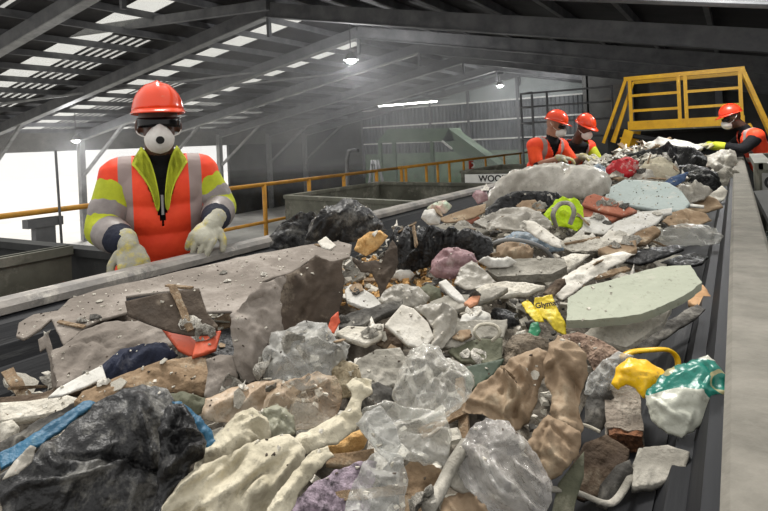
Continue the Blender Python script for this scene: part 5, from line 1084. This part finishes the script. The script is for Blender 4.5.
# thin scraps that settled on top of the big pieces
from mathutils.bvhtree import BVHTree
bpy.context.view_layer.update()
vv = []; ff = []
SKIP = ('person', 'belt_conveyor', 'clear_bag', 'teal_sack', 'yellow_bag', 'yellow_packet', 'pale_crumbs', 'dark_crumbs', 'yellow_crumbs')
AVOID = [(o.location.copy(), r_) for o in COL.objects for n_, r_ in (('green_slab', .22), ('blue_board', .22)) if o.name.split('.')[0] == n_]
for o in list(COL.objects):
    if o.type != 'MESH' or o.location.y > 9 or o.get('kind') == 'structure': continue
    rt = o
    while rt.parent: rt = rt.parent
    nm = rt.name.split('.')[0]
    if nm in SKIP: 
        if nm in SKIP[2:6]: AVOID.append((rt.location.copy(), .09))
        continue
    if not (-1.75 < o.matrix_world.translation.x < 0 and o.matrix_world.translation.z > .9): continue
    b0 = len(vv); mw = o.matrix_world
    vv.extend(mw @ v.co for v in o.data.vertices); ff.extend([b0 + i for i in p.vertices] for p in o.data.polygons)
bvh = BVHTree.FromPolygons(vv, ff)
def settle(name, word, cat, grp, src, n, s0, s1, seed):
    protos = [o.data for o in COL.objects if o.name.split('.')[0] == src and o.parent is None and o.get('group')][:6]
    protos = list(dict.fromkeys(protos)); rng = random.Random(seed); made = 0; tries = 0
    while made < n and tries < n * 6:
        tries += 1
        y = .6 + 4.2 * rng.random() ** 1.35; x = rng.uniform(-1.4, -.28)
        if x < -1.0 and y < 2.4 and rng.random() < .75: continue
        if any((Vector((x, y, 0)) - Vector((a.x, a.y, 0))).length < r_ for a, r_ in AVOID): continue
        loc, nr, idx, dist = bvh.ray_cast(Vector((x, y, 3)), Vector((0, 0, -1)))
        if loc is None or nr.z < .35 or loc.z < 1.04: continue
        s = rng.uniform(s0, s1) * (.8 + .14 * y)
        o = bpy.data.objects.new(name, protos[made % len(protos)]); COL.objects.link(o)
        o.location = loc + nr * .003; o.scale = (s, s, s)
        o.rotation_euler = (Vector((0, 0, 1)).rotation_difference(nr).to_matrix() @ Matrix.Rotation(rng.uniform(0, 6.28), 3, 'Z')).to_euler()
        r_, wh = where(loc); szw = ['tiny', 'small', 'mid-sized', 'larger'][min(3, int((s / (.8 + .14 * y) - s0) / (s1 - s0) * 4))]
        tag(o, ' '.join(('%s loose %s %s the %s' % (szw, word, r_, wh)).split()[:16]), cat, grp); made += 1
settle('paper_scrap', 'pale paper scrap', 'paper scrap', 'loose paper scraps on top of the waste', 'paper_scrap', 70, .02, .06, 31)
settle('film_scrap', 'dusty film scrap', 'film scrap', 'loose film scraps on top of the waste', 'film_scrap', 80, .03, .08, 32)
settle('plaster_chip', 'white plaster chip', 'plaster chip', 'loose plaster chips on top of the waste', 'plaster_chip', 70, .015, .045, 33)
settle('dark_scrap', 'dark rubbery scrap', 'dark scrap', 'loose dark scraps on top of the waste', 'dark_scrap', 60, .02, .055, 34)
settle('wood_splinter', 'brown wood splinter', 'splinter', 'loose wood splinters on top of the waste', 'wood_splinter', 45, .05, .13, 35)
settle('cardboard_scrap', 'torn brown cardboard scrap', 'cardboard scrap', 'loose cardboard scraps on top of the waste', 'cardboard_scrap', 30, .02, .06, 36)
# crumbs settled on the pieces
def dusting(name, label, cat, m, n, s0, s1, seed):
    rng = random.Random(seed); bm = bmesh.new()
    for i in range(n):
        y = .55 + 5.5 * rng.random() ** 1.4; x = rng.uniform(-1.42, -.26)
        loc, nr, idx, dist = bvh.ray_cast(Vector((x, y, 3)), Vector((0, 0, -1)))
        if loc is None or loc.z < 1.03: continue
        s = rng.uniform(s0, s1) * (.8 + .15 * y); R = Matrix.Rotation(rng.uniform(0, 6), 3, 'Z') @ Matrix.Rotation(rng.uniform(0, 3), 3, 'X')
        q = [bm.verts.new(loc + R @ Vector((a * s * rng.uniform(.5, 1), b * s * rng.uniform(.4, 1), d * s * rng.uniform(.2, .5)))) for a, b, d in ((-1, -1, -1), (1, -1, -1), (1, 1, -1), (-1, 1, -1), (-1, -1, 1), (1, -1, 1), (1, 1, 1), (-1, 1, 1))]
        for f in ((3, 2, 1, 0), (4, 5, 6, 7), (0, 1, 5, 4), (1, 2, 6, 5), (2, 3, 7, 6), (3, 0, 4, 7)): bm.faces.new([q[k] for k in f])
    tag(link(name, bmmesh(bm), W[m]), label, cat, kind='stuff')
dusting('plaster_dusting', 'fine pale plaster bits settled on top of the waste pieces', 'crumbs', 'plaster', 2600, .0015, .005, 41)
dusting('grit_dusting', 'fine dark grit settled on top of the waste pieces', 'grit', 'taupe_dk', 1300, .0012, .0035, 42)
